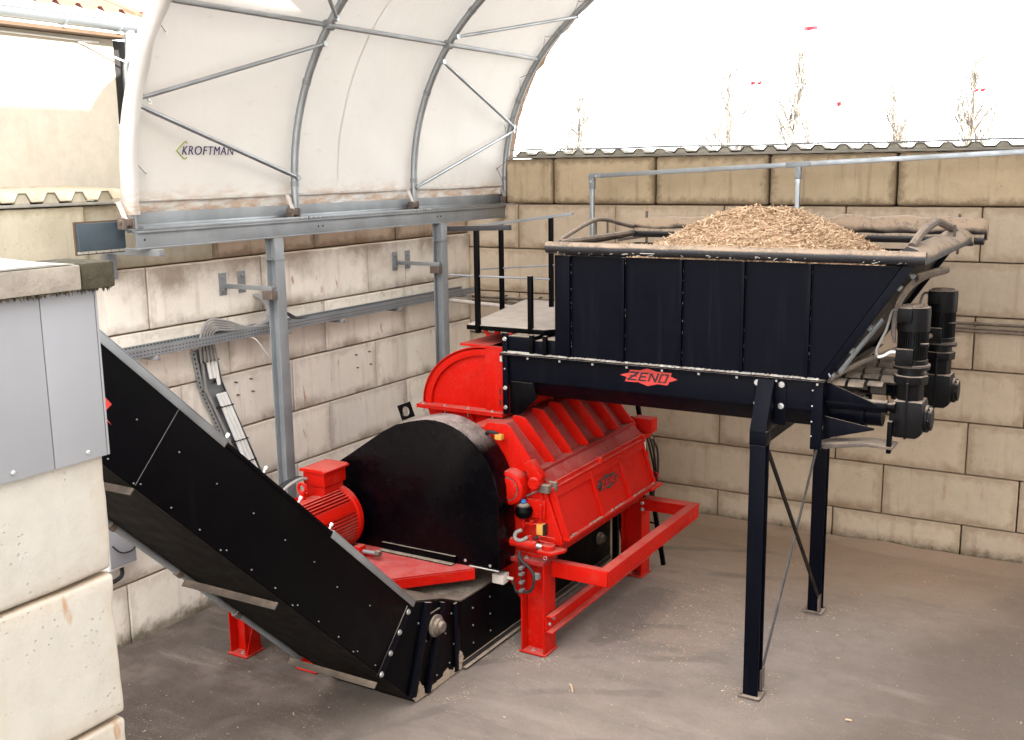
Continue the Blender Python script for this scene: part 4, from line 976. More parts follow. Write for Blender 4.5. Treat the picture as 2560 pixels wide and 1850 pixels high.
# hoses at the front leg
MB().tube(spline([(3.42, YF - .14, 1.02), (3.44, -4.60, .95), (3.55, -4.60, .87), (3.58, -4.60, .78), (3.54, -4.60, .66), (3.45, -4.60, .64)], 6), .014, 8).build('hydraulic_hose', 'blackcable', ml)
MB().tube(spline([(3.41, YF - .12, 1.0), (3.42, -4.58, .86), (3.44, -4.58, .72), (3.43, -4.58, .62), (3.37, -4.57, .62), (3.34, -4.57, .72)], 6), .011, 8).build('hydraulic_hose', 'blackcable', ml)
w = MB()
for z in (.64, .72, .80, .86): w.box(3.435, 3.47, -4.63, -4.57, z, z + .022)
w.box(3.57, 3.62, -4.60, -4.55, .78, .83); w.build('hose_fitting', 'galv', ml)['kind'] = 'stuff'
jb = MB().box(3.18, 3.30, -4.68, -4.57, .70, .79).build('junction_box', 'offwhite', ml, .006); MB().tube([(3.30, -4.61, .75), (3.36, -4.60, .745)], .015, 8).build('cable_gland', 'offwhite', jb)
MB().tube(spline([(3.02, YF - .02, 2.02), (3.06, YF - .09, 2.09), (3.13, YF - .1, 2.10), (3.17, YF - .08, 2.08)], 5), .018, 8).build('cable', 'blackcable', ml)
MB().box(3.15, 3.22, YF - .11, YF - .05, 2.035, 2.085).build('plug', 'yellow', ml, .006)

# ------------------------------------------------------------------ belt guard (black)
gd = thing('belt_guard', 'big black rounded belt guard between the red motor and the mill', 'guard', (2.3, -4.6, .86))
arc = [(3.31, .862), (3.31, 1.20), (3.305, 1.53)] + [(2.62 + .69 * cos(a), 1.52 + .69 * sin(a)) for a in [radians(8 + k * 8) for k in range(13)]]
gp = arc + [(2.37, 2.17), (2.20, 2.12), (2.04, 2.035), (1.80, 1.875), (1.59, 1.735), (1.38, 1.60), (1.22, 1.47), (1.12, 1.32), (1.09, 1.15), (1.09, .862)]
gs = MB().prism(gp, 'y', -4.775, -4.475).build('guard_shell', 'guard', gd, .006, ang=25)
e = eye(gd, (2.16, -4.55, 2.20), (.93, 0, .37), (-.37, 0, .93), .15, 'black')
MB().box(2.0, 2.85, -4.80, -4.777, .862, .935).build('foot_angle', 'black', gd, .002)
MB().box(2.0, 2.85, -4.86, -4.801, .862, .872).build('foot_flange', 'black', gd, .002)
w = MB()
for x, z in ((3.22, .905), (2.95, .91)): hexbolt(w, (x, -4.775, z), (0, -1, 0), .010, .008)
w.build('guard_bolt', 'bolt', gd)['kind'] = 'stuff'
MB().box(3.0, 3.315, -4.79, -4.776, .868, .874).build('weld_bead', 'weld', gd)

# ------------------------------------------------------------------ motor and its base
mb_ = thing('motor_base', 'red steel motor base plate on two stubby legs beside the belt guard', 'machine base', (1.8, -5.3, 0))
pol = [(3.06, -4.50), (3.06, -4.79), (2.50, -5.42), (2.2, -5.75), (1.0, -6.05), (.95, -4.50)]
MB().prism(pol, 'z', .846, .860).build('base_plate', 'red_plate', mb_, .002)
w = MB()
for a, b in zip(pol[1:4], pol[2:5]): w.beam((*a, .80), (*b, .80), .014, .09, (0, 0, 1))
w.build('edge_channel', 'red', mb_)
for x, y in ((1.1, -5.78), (1.88, -5.70)):
    w = hcol(MB(), x, y, .012, .845, .20, .2, .012, .01, rot=True); o = w.build('leg', 'red', mb_, .002); MB().box(x - .12, x + .12, y - .12, y + .12, 0, .013).build('foot_plate', 'red', o, .002)
    w = MB(); hexbolt(w, (x + .02, y - .06, .013), (0, 0, 1), .016); w.build('anchor_bolt', 'bolt', o)
    MB().prism([(y - .10, .02), (y + .10, .02), (y - .0, .30)], 'x', x + .101, x + .113).build('leg_rib', 'red', o)
MB().box(1.72, 2.05, -5.02, -4.93, .861, .885).build('slide_rail', 'red', mb_, .003)
tbk = MB().box(1.93, 2.0, -5.14, -5.04, .861, .985).build('tension_block', 'red', mb_, .006); MB().tube([(1.84, -5.09, .93), (2.16, -5.07, .93)], .02, 10).build('tension_bolt', 'galv', tbk); MB().cyl((2.14, -5.07, .93), (2.19, -5.07, .93), .032, 6).build('bolt_head', 'rusty', tbk)
mo = thing('electric_motor', 'finned red electric motor with a square terminal box on top', 'motor', (1.5, -5.35, .86))
MC = (1.555, 1.170); MR = .268
MB().lathe((MC[0], -5.86, MC[1]), (0, 1, 0), [(0, MR), (.95, MR)], 40).build('stator_body', 'red', mo)
w = MB()
for k in range(56):
    a = 2 * pi * k / 56
    if abs(a - 3 * pi / 2) < .42: continue
    if abs(a - pi / 2) < .28: continue
    if .40 < a < .66: continue
    d = Vector((cos(a), 0, sin(a)))
    p = Vector((MC[0], 0, MC[1])) + d * (MR + .012)
    w.beam(p + Vector((0, -5.84, 0)), p + Vector((0, -4.96, 0)), .011, .05, d)
stuff(w.build('cooling_fins', 'red', mo))
a = .53; d = Vector((cos(a), 0, sin(a))); p = Vector((MC[0], 0, MC[1])) + d * (MR + .008)
MB().beam(p + Vector((0, -5.84, 0)), p + Vector((0, -4.96, 0)), .10, .05, d).build('name_plate_pad', 'red', mo, .004)
MB().lathe((MC[0], -4.965, MC[1]), (0, 1, 0), [(0, MR + .02), (.02, MR + .05), (.07, MR + .05), (.10, MR + .02), (.12, .2), (.17, .06)], 40).build('end_shield', 'red', mo, ang=30)
MB().lathe((MC[0], -6.12, MC[1]), (0, 1, 0), [(0, .22), (.02, MR + .02), (.26, MR + .03)], 36).build('fan_cowl', 'red', mo, ang=30)
jb = MB().box(1.40, 1.66, -5.20, -4.88, 1.535, 1.67).build('terminal_box', 'red', mo, .01)
MB().box(1.42, 1.64, -5.18, -4.90, 1.38, 1.533).build('terminal_box_neck', 'red', mo, .006)
MB().prism([(1.375, 1.672), (1.685, 1.672), (1.685, 1.69), (1.655, 1.705), (1.405, 1.705), (1.375, 1.69)], 'y', -5.225, -4.855).build('terminal_box_lid', 'red', mo, .004)
w = MB()
for x in (1.39, 1.67):
    for y in (-5.21, -4.87): w.cyl((x, y, 1.68), (x, y, 1.70), .009, 8)
w.build('lid_screw', 'red', jb)['kind'] = 'stuff'
ey = MB(); ey.tube([(1.50 + .045 * cos(k * pi / 8), -5.33, 1.545 + .045 * sin(k * pi / 8)) for k in range(17)], .016, 8); ey.cyl((1.5, -5.33, 1.42), (1.5, -5.33, 1.50), .03, 12); ey.build('lifting_eye', 'red', mo)
for x in (1.32, 1.80):
    MB().box(x - .07, x + .07, -5.75, -5.02, .862, .90).build('motor_foot', 'red', mo, .006)
    MB().prism([(x - .05, .90), (x + .05, .90), (x + (-.02 if x > 1.5 else .08), 1.05), (x - (.08 if x > 1.5 else -.02), 1.05)], 'y', -5.14, -5.06).build('foot_web', 'red', mo)
for k in range(3):
    MB().tube(spline([(1.45 - k * .03, -5.21, 1.60), (1.43 - k * .03, -5.30, 1.61), (1.36 - k * .04, -5.45 - k * .02, 1.52), (1.28 - k * .05, -5.62, 1.25), (1.2, -5.75, .9)], 6), .017, 8).build('cable', 'blackcable' if k else 'cable', mo)

# ------------------------------------------------------------------ discharge conveyor
cv = thing('chain_conveyor', 'black chain conveyor climbing steeply out of the pit to the left', 'conveyor', (2.65, -5.4, 0))
X0, X1 = 2.2, 3.1
TOPZ = lambda y: .92 + .925 * (-5.83 - y)
BOTZ = lambda y: .46 + .967 * (-6.29 - y)
up = [(-5.83, .92), (-8.97, TOPZ(-8.97)), (-8.97, BOTZ(-8.97)), (-6.29, .46)]
MB().prism(up, 'x', X1 - .012, X1).build('side_panel', 'black', cv, .002)
MB().prism(up, 'x', X0, X0 + .012).build('side_panel', 'black', cv, .002)
tail = [(-5.832, .917), (-5.40, .785), (-5.10, .65), (-5.10, .01), (-5.82, .01), (-6.288, .457)]
tail2 = tail
for xx in (X1 - .011, X0 + .001): MB().prism(tail2, 'x', xx, xx + .010).build('tail_panel', 'black', cv, .002)
tr = [(-5.095, .65), (-1.95, .65), (-1.95, .03), (-5.095, .03)]
for xx in (X1 - .012, X0): MB().prism(tr, 'x', xx, xx + .012).build('trough_panel', 'black', cv, .002)
d45 = Vector((0, -.7071, .7071)); n45 = Vector((0, .7071, .7071))
# top covers
def cover(a, b, name='top_cover', mat='cover', dz=.004):
    MB().plate([(X0, a[0], a[1] + dz), (X0, b[0], b[1] + dz), (X1, b[0], b[1] + dz), (X1, a[0], a[1] + dz)], .006).build(name, mat, cv)
cover((-5.83, .92), (-8.97, TOPZ(-8.97)), 'top_cover', 'black', .0)
cover((-5.40, .785), (-5.83, .92)); cover((-5.10, .65), (-5.40, .785)); cover((-1.95, .65), (-5.10, .65))
MB().plate([(X0, -5.82, .008), (X0, -8.97, BOTZ(-8.97)), (X1, -8.97, BOTZ(-8.97)), (X1, -5.82, .008)], .006).build('bottom_plate', 'under', cv)
MB().box(X0, X1, -8.982, -8.971, BOTZ(-8.97), TOPZ(-8.97)).build('head_plate', 'black', cv)
MB().box(X0, X1, -5.8, -1.95, .012, .02).build('bottom_plate', 'navy', cv)
# galvanised lips along the top edge
def lip(ya, yb, m='galv', wd=.052):
    a = Vector((X1 + .004, ya, TOPZ(ya))); b = Vector((X1 + .004, yb, TOPZ(yb)))
    w = MB(); w.beam(a, b, wd, .006, (1, 0, 0)); w.beam(a + n45 * (wd / 2 + .003) - Vector((.03, 0, 0)), b + n45 * (wd / 2 + .003) - Vector((.03, 0, 0)), .07, .006, n45)
    w.build('edge_strip', m, cv, .0015)
lip(-5.80, -6.80); lip(-7.80, -8.96); lip(-6.805, -7.795, 'black', .02)
w = MB(); w2 = MB(); w3 = MB()
for y in (-6.82, -7.14, -7.47, -7.80): 
    p = Vector((X1 - .02, y, TOPZ(y))); w.cyl(p + n45 * .01, p + n45 * .07, .008, 6); w.cyl(p + n45 * .05, p + n45 * .075, .014, 6)
stuff(w.build('cover_bolt', 'bolt', cv))
bo = []
for y, z in [(-8.49, 3.05), (-8.19, 2.78), (-7.9, 2.5), (-7.59, 2.21), (-7.3, 1.93), (-7.01, 1.67), (-6.77, 1.39), (-6.39, 1.1)]: bo.append((y, z, .0055))
for k in range(12):
    y = -6.35 - k * .215; bo.append((y, BOTZ(y) + .06, .006))
    if k % 3 == 1: bo.append((y - .05, BOTZ(y - .05) + .03, .006))
for y, z in [(-5.75, .30), (-5.6, .25), (-5.3, .15), (-5.35, .45), (-5.22, .3), (-5.5, .12), (-4.9, .52), (-4.9, .35), (-4.9, .18), (-4.6, .52), (-4.6, .35), (-4.6, .18), (-5.65, .5), (-5.25, .6), (-5.75, .7)]: bo.append((y, z, .009))
for y, z, q in bo: w2.lathe((X1, y, z), (1, 0, 0), [(0, q), (.004, q), (.009, q * .5)], 8)
stuff(w2.build('rivet', 'rivet', cv))
# jointing seams, flange straps and stiffeners
MB().beam((X1 + .002, -8.165, 3.05), (X1 + .002, -8.54, 2.66), .0022, .003, (1, 0, 0)).build('panel_seam', 'rivet', cv)
def strip(p, q, wd, th, mat='navy', name='stiffener'):
    MB().beam((X1 + th / 2 + .0006, *p), (X1 + th / 2 + .0006, *q), wd, th, (1, 0, 0)).build(name, mat, cv, .002)
strip((-5.875, .89), (-6.315, .45), .075, .010, 'navy', 'flange_strap')
w = MB()
for k in range(4):
    t_ = .06 + k * .295; hexbolt(w, (X1 + .011, -5.875 - .44 * t_, .89 - .44 * t_), (1, 0, 0), .017, .012)
stuff(w.build('flange_bolt', 'bolt', cv))
strip((-5.62, .845), (-5.885, .09), .09, .030); strip((-5.40, .765), (-5.665, .03), .06, .030); strip((-5.20, .68), (-5.20, .03), .05, .02)
br_ = MB().box(X1 + .001, X1 + .022, -5.62, -5.44, .50, .73).build('bearing_plate', 'black', cv, .004)
b2 = MB().lathe((X1 + .02, -5.53, .60), (1, 0, 0), [(0, .098), (.02, .098), (.03, .075), (.055, .068), (.06, .052), (.085, .047), (.09, .04)], 26).build('bearing', 'dusty_steel', br_, ang=30)
MB().lathe((X1 + .085, -5.53, .60), (1, 0, 0), [(0, .038), (.022, .038), (.024, .028)], 18).build('shaft_end', 'rusty', b2)
# sawdust plastered on the lower corner
w = MB()
for i in range(900):
    y = R.uniform(-5.87, -5.09); lim = .028 + .10 * max(0, noise.noise((y * 7, 0, 0)))
    if y < -5.70: lim += .14 * (1 - abs(y + 5.79) / .12)
    if y > -5.24: lim += .13 * (1 - abs(y + 5.14) / .12)
    if y < -5.82: lim = .05
    z = .012 + R.random() ** 1.3 * max(.01, lim)
    if z < .012 - (y + 5.82) * 1.0 and y < -5.82: continue
    w.box(X1 + .0002, X1 + .003 + R.random() * .004, y, y + R.uniform(.006, .022), z, z + R.uniform(.008, .03))
stuff(w.build('caked_sawdust', 'caked', cv))
w = MB().box(X1 + .001, X1 + .05, -5.1, -1.95, .012, .024); w.box(X1 + .001, X1 + .012, -5.1, -1.95, .012, .075); w.build('floor_angle', 'rim', cv, .002)
# underside: cross bars and edge tube
for y, z in ((-8.54, 2.65), (-7.40, 1.50), (-6.33, .42)):
    MB().beam(Vector((X0 - .02, y, z)) - n45 * .03, Vector((X1 + .0, y, z)) - n45 * .03, .012, .055, n45).build('cross_bar', 'bar', cv, .002)
MB().tube([Vector((X0 - .03, -8.95, BOTZ(-8.95) - .02)), Vector((X0 - .03, -6.2, .36))], .025, 10).build('edge_tube', 'galv_mat', cv)
w = MB()
for k in range(5): y = -6.9 - k * .55; p = Vector((X0 - .03, y, BOTZ(y) - .02)); w.cyl(p - d45 * .03, p + d45 * .03, .032, 12)
stuff(w.build('tube_clip', 'rusty', cv))
rb_ = MB().lathe((X1 + .0, -2.25, .36), (1, 0, 0), [(0, .07), (.03, .07), (.04, .05), (.07, .045), (.075, .03)], 20).build('rear_bearing', 'dusty_steel', cv, ang=30)
# mark on the conveyor, mostly hidden by the foreground wall
w = MB(); Q = lambda y, z: (X1 + .001, y, z)
w.plate([Q(-8.76, 3.30), Q(-8.655, 3.175), Q(-8.725, 3.13), Q(-8.76, 3.165), Q(-8.72, 3.19), Q(-8.77, 3.245), Q(-8.93, 3.39), Q(-8.93, 3.46)], .003)
w.plate([Q(-8.72, 3.128), Q(-8.668, 3.055), Q(-8.74, 3.13), Q(-8.93, 3.32), Q(-8.93, 3.35)], .003)
w.build('logo_plate', 'logo_red', cv)

# ------------------------------------------------------------------ feed hopper
hp = thing('feed_hopper', 'large black feed hopper with ribbed sides and a screw trough, on black steel legs', 'hopper', (4.8, -3.2, 2.75))
YH, YR = -4.10, -2.30
fp = [(3.55, 2.775), (5.95, 2.775), (6.55, 3.70), (3.55, 3.70)]
MB().prism(fp, 'y', YH, YH + .008).build('front_panel', 'navy', hp)
MB().prism(fp, 'y', YR - .008, YR).build('rear_panel', 'navy', hp)
MB().box(3.55, 3.558, YH + .009, YR - .009, 2.775, 3.70).build('end_panel', 'navy', hp)
sl = Vector((.60, 0, .925)).normalized(); sn = Vector((.925, 0, -.60)).normalized()
MB().prism([(5.945, 2.777), (6.545, 3.70), (6.537, 3.705), (5.937, 2.782)], 'y', YH + .009, YR - .009).build('slope_panel', 'navy', hp)
for ya, yb in ((YH - .03, YH + .012), (YR - .012, YR + .03)):
    MB().prism([(5.955, 2.77), (6.03, 2.77), (6.66, 3.72), (6.56, 3.70)], 'y', ya, yb).build('slope_flange', 'navy', hp, .003)
MB().prism([(5.965, 2.775), (6.58, 3.72), (6.60, 3.71), (5.99, 2.765)], 'y', YH - .02, YR + .02).build('slope_backing', 'navy', hp)
for x in (3.70, 4.235, 4.77, 5.315, 5.86):
    o = MB().box(x - .013, x + .013, YH - .040, YH - .001, 2.778, 3.70).build('side_rib', 'navy', hp, .002)
    w = MB(); z = 2.80
    while z < 3.68:
        if R.random() < .4: w.box(x + .0102, x + .0135, YH - .006, YH - .0012, z, z + R.uniform(.006, .018))
        z += R.uniform(.03, .09)
    stuff(w.build('weld_spot', 'weld', o))
MB().box(3.55, 3.70, YH - .012, YH - .0008, 2.776, 3.70).build('corner_plate', 'navy', hp, .002)
# rim
def rimtube(pts, rad, name='rim', n=14):
    return MB().tube(pts, rad, n).build(name, 'rim', hp, ang=60)
def wob(p, a=.006): return Vector(p) + Vector((0, noise.noise((p[0] * 5, p[1] * 5, 1)) * a, noise.noise((p[0] * 4, p[1] * 4, 7)) * a))
rimtube([wob((3.50 + i * (6.735 - 3.50) / 40, YH - .055, 3.770)) for i in range(41)], .053)
rimtube([wob((3.50, YH - .05 + i * (YR - YH + .1) / 20, 3.765 + .03 * i / 20)) for i in range(21)], .034)
rimtube([wob((3.50 + i * 3.4 / 40, YR + .055, 3.80)) for i in range(41)], .050)
rr = MB(); vs = []; n_ = 26
for i in range(n_ + 1):        # wide dusty right rim plate with a mound of dust
    t_ = i / n_; y = YH - .045 + t_ * (YR - YH + .145)
    xo = 6.72 + .10 * t_; z0 = 3.735 + .06 * t_
    for k, (dx, dz) in enumerate([(-.22, .0), (-.22, .06), (-.13, .11), (-.05, .085), (.0, .035), (.0, -.02), (-.22, -.02)]):
        m_ = .045 * noise.noise((t_ * 5, k * .6, 2)) if k in (1, 2, 3) else 0
        vs.append((xo + dx, y, z0 + dz + m_))
fs = [(i * 7 + k, i * 7 + (k + 1) % 7, (i + 1) * 7 + (k + 1) % 7, (i + 1) * 7 + k) for i in range(n_) for k in range(7)] + [tuple(range(7)), tuple(range(n_ * 7, n_ * 7 + 7))]
rr.add(vs, fs); rr.build('rim', 'rim', hp, ang=60)
w = MB()
for i in range(46):
    x = R.uniform(3.6, 6.6); z = 3.735 + R.uniform(-.02, .012); L_ = R.uniform(.008, .03)
    a = R.uniform(-.6, 1.2); y = YH - .055 - sqrt(max(0,   .0535 ** 2 - (z - 3.770) ** 2)) - .0005
    w.beam((x, y, z), (x + L_ * cos(a), y - .0008, z + L_ * sin(a) * .5), .004, .006, (0, 1, 0))
w.box(4.43, 4.56, YH - .110, YH - .105, 3.745, 3.750)
stuff(w.build('paint_chip', 'weld', hp))
# loops of the cover bow
MB().tube(spline([(3.50, -4.02, 3.79), (3.50, -3.62, 3.89), (3.50, -3.22, 3.965), (3.50, -2.95, 3.965), (3.50, -2.6, 3.91), (3.50, -2.28, 3.86)], 6), .022, 8).build('cover_bow', 'dusty_steel', hp)
MB().tube([(3.52, -3.95, 3.80), (3.52, -2.32, 3.80)], .03, 8).build('cover_bow', 'dusty_steel', hp)
for y, z in ((-3.16, 3.96), (-2.90, 3.955)): MB().tube([(3.5, y, 3.80), (3.5, y, z)], .012, 6).build('bow_stay', 'rusty', hp)
MB().tube(spline([(6.59, -3.95, 3.84), (6.60, -3.6, 3.93), (6.62, -3.2, 3.985), (6.63, -3.0, 3.985), (6.68, -2.5, 3.89)], 6), .034, 8).build('cover_bow', 'dusty_steel', hp)
MB().tube([(6.72, -2.75, 3.80), (6.72, -2.75, 3.95)], .012, 6).build('bow_stay', 'rusty', hp)
for x in (3.32, 6.58): MB().box(x - .012, x + .012, -1.515, -1.49, 3.6, 3.99).build('cover_post', 'rusty', hp, .002)
for x in (3.32, 6.58): MB().box(x - .012, x + .012, -2.25, -1.515, 3.70, 3.73).build('cover_post_arm', 'rusty', hp, .002)
# trough
tp_ = [(YH + .004, 2.748), (YH + .004, 2.505), (YH + .05, 2.46), (YH + .22, 2.33), (YR - .22, 2.33), (YR - .05, 2.46), (YR - .004, 2.505), (YR - .004, 2.748)]
MB().prism(tp_, 'x', 2.995, 6.0).build('screw_trough', 'navy', hp, .01)
MB().box(2.99, 6.02, YH - .075, YR + .07, 2.750, 2.763).build('trough_flange', 'navy', hp, .002)
MB().box(2.99, 6.02, YH - .070, YR + .06, 2.7645, 2.774).build('trough_flange', 'navy', hp, .002)
w = MB(); x = 3.0
while x < 5.95:
    if noise.noise((x * 5, 0, 3)) > .02:
        w.box(x, x + R.uniform(.01, .05), YH - .073, YH - R.uniform(.03, .06), 2.7742, 2.777 + R.random() * .006)
    x += R.uniform(.02, .05)
for i in range(250):
    x = R.uniform(3.0, 5.95); w.box(x, x + R.uniform(.003, .02), YH - .066 * R.random() - .004, YH - .002, 2.7742, 2.776 + R.random() * .004)
stuff(w.build('flange_dust', 'weld', hp))
w = MB(); w2 = MB()
for i in range(9):
    x = 3.28 + i * .335; hexbolt(w, (x, YH - .05, 2.774), (0, 0, 1), .010, .009); w.cyl((x, YH - .05, 2.75), (x, YH - .05, 2.728), .010, 6)
stuff(w.build('flange_bolt', 'weld', hp))
ep = MB().box(2.988, 3.045, YH - .022, YH + .002, 2.17, 2.955).build('end_angle', 'navy', hp, .003)
w = MB()
for z in (2.24, 2.43, 2.90): hexbolt(w, (3.02, YH - .022, z), (0, -1, 0), .014, .02); 
hexbolt(w, (3.02, YH - .022, 2.615), (0, -1, 0), .008, .01, False); w.box(2.965, 2.99, YH - .03, YH - .005, 2.68, 2.73)
stuff(w.build('bolt', 'bolt', hp))
MB().box(3.046, 3.30, YH - .004, YR, 2.776, 2.93).build('feed_end_cover', 'navy', hp, .003)
MB().box(3.33, 3.425, YH - .006, YR, 2.776, 2.90).build('feed_end_cover', 'navy', hp, .003)
MB().box(3.42, 3.548, YH + .0, YR, 2.776, 2.915).build('feed_end_cover', 'navy', hp, .003)
MB().box(3.046, 3.30, YH - .0105, YH - .0045, 2.92, 2.928).build('cover_lip', 'rim', hp); MB().box(3.05, 3.30, YH - .03, YH - .0045, 2.7765, 2.786).build('cover_dust', 'weld', hp)
for x in (3.315, 3.455): MB().box(x - .018, x + .018, YH - .05, YH - .006, 2.776, 2.955).build('platform_post', 'black', hp, .003)
badge(hp, (4.47, YH + .0035, 2.655), (1, 0, 0), (0, 0, 1), .545, 'logo_red', 'logo_dark', .003)
# bulge plate near the feed end
MB().prism([(3.046, 2.175), (3.16, 2.175), (3.34, 2.35), (3.30, 2.49), (3.046, 2.49)], 'y', YH + .012, YH + .028).build('inlet_plate', 'black', hp, .002)
# end posts and carrier under the drive
for y in (YH - .035, YR + .01):
    MB().box(5.915, 6.005, y, y + .025, 2.19, 2.748).build('end_post', 'navy', hp, .003)
w = MB()
for z in (2.3, 2.42, 2.55, 2.68): w.lathe((5.922, YH - .035, z), (0, -1, 0), [(0, .007), (.004, .007), (.007, .003)], 8)
stuff(w.build('rivet', 'bolt', hp))
MB().prism([(6.006, 2.74), (6.03, 2.74), (6.40, 2.60), (6.40, 2.58), (6.006, 2.60)], 'y', YH + .05, YH + .06).build('drive_gusset', 'navy', hp, .002)
MB().prism([(6.006, 2.46), (6.40, 2.40), (6.40, 2.385), (6.006, 2.27)], 'y', YH + .05, YH + .06).build('drive_gusset', 'navy', hp, .002)
for y in (YH + .28, YR - .28):
    MB().cyl((6.0, y, 2.47), (6.42, y, 2.47), .10, 24).build('shaft_housing', 'navy', hp)
    MB().cyl((6.25, y, 2.47), (6.29, y, 2.47), .13, 24).build('shaft_flange', 'navy', hp, .004)
o = MB().cyl((6.006, YH + .12, 2.57), (6.47, YH + .12, 2.57), .048, 22).build('torque_tube', 'navy', hp); MB().lathe((6.46, YH + .12, 2.57), (1, 0, 0), [(0, .052), (.02, .052), (.02, .035), (.06, .035), (.06, .045), (.08, .045)], 18).build('torque_bush', 'black', o, ang=30)
MB().prism([(5.95, 2.21), (6.02, 2.235), (6.35, 2.275), (6.55, 2.265), (6.55, 2.245), (6.35, 2.25), (6.02, 2.19)], 'y', YH + .02, YH + .25).build('torque_arm', 'dusty_steel', hp, .004)
MB().box(6.50, 6.535, YH + .03, YH + .09, 2.21, 2.47).build('torque_link', 'black', hp, .006)
# dusty blades of the screw couplings behind the slope
for iy, y in enumerate((-3.92, -3.62, -3.32, -3.02, -2.72)):
    for ix in range(3):
        cx = 6.07 + ix * .145 + (iy % 2) * .05; w = MB(); vs = []; a0 = R.uniform(-.15, .15)
        for k in range(8):
            a = .15 + a0 + k * .30; q = .155
            for xx, rr_ in ((cx - .06, q), (cx + .06, q)): vs.append((xx + .02 * k / 8, y - .01 + q * cos(a), 2.62 + q * sin(a) * .9)); 
        for k in range(8):
            a = .15 + a0 + k * .30; q = .147
            for xx in (cx - .06, cx + .06): vs.append((xx + .02 * k / 8, y - .01 + q * cos(a), 2.62 + q * sin(a) * .9))
        fs = []
        for k in range(7):
            b0 = 2 * k; fs += [(b0, b0 + 1, b0 + 3, b0 + 2), (16 + b0, 16 + b0 + 2, 16 + b0 + 3, 16 + b0 + 1), (b0, b0 + 2, 16 + b0 + 2, 16 + b0), (b0 + 1, 17 + b0, 19 + b0, b0 + 3)]
        fs += [(0, 16, 17, 1), (14, 15, 31, 30)]
        w.add(vs, fs); w.build('screw_blade', 'blade', hp)
MB().box(6.02, 6.05, YH + .02, YR - .02, 2.74, 2.775).build('sill_angle', 'dusty_steel', hp, .003)
MB().prism([(6.0, 2.76), (6.06, 2.77), (6.10, 2.80), (6.06, 2.80)], 'y', YH, YR).build('sill_angle', 'dusty_steel', hp)
# legs with braces
for y in (-4.28, -2.25):
    lg = hcol(MB(), 5.545, y, .014, 2.22, .13, .12, .012, .009, rot=False).build('leg', 'navy', hp, .002)
    MB().box(5.45, 5.64, y - .1, y + .1, 0, .016).build('base_plate', 'dusty_steel', lg, .003)
    w = MB(); hexbolt(w, (5.47, y - .07, .016), (0, 0, 1), .012); hexbolt(w, (5.62, y + .07, .016), (0, 0, 1), .012); w.build('anchor_bolt', 'rusty', lg)
    MB().box(5.475, 5.615, y - .065, y + .065, 2.222, 2.34).build('leg_head', 'navy', lg, .003)
    for k in range(2): pass
sk = MB().plate([(5.478, -4.345, 2.335), (5.612, -4.345, 2.335), (5.612, -4.16, 2.742), (5.478, -4.16, 2.742)], .012).build('leg_bracket', 'navy', hp, .003)
MB().prism([(-4.30, 2.335), (-4.15, 2.335), (-4.10, 2.50), (-4.10, 2.742), (-4.15, 2.742)], 'x', 5.60, 5.612).build('leg_bracket_side', 'navy', hp, .002)
MB().box(5.43, 5.70, YH - .011, YH + .003, 2.36, 2.745).build('fixing_plate', 'navy', hp, .002)
w = MB()
for x in (5.455, 5.66):
    for z in (2.52, 2.70): hexbolt(w, (x, YH - .011, z), (0, -1, 0), .018, .014)
stuff(w.build('bolt', 'bolt', hp))
MB().box(5.49, 5.60, -4.22, -2.31, 2.225, 2.325).build('cross_beam', 'navy', hp, .003)
for a, b, m_ in (((5.595, -4.21, .16), (5.595, -2.32, 2.16), 'dusty_steel'), ((5.60, -4.21, 2.14), (5.60, -2.31, .14), 'black')):
    MB().beam(a, b, .055, .010, (1, 0, 0)).build('cross_brace', 'brace' if m_ == 'dusty_steel' else m_, hp, .001)
    a = Vector(a); b = Vector(b); d = (b - a).normalized()
for y, z in ((-4.20, .12), (-2.33, .10)): MB().prism([(y - .06, 0.03), (y + .06, 0.03), (y + .06, z + .1), (y - .06, z + .1)], 'x', 5.600, 5.608).build('brace_gusset', 'dusty_steel', hp)

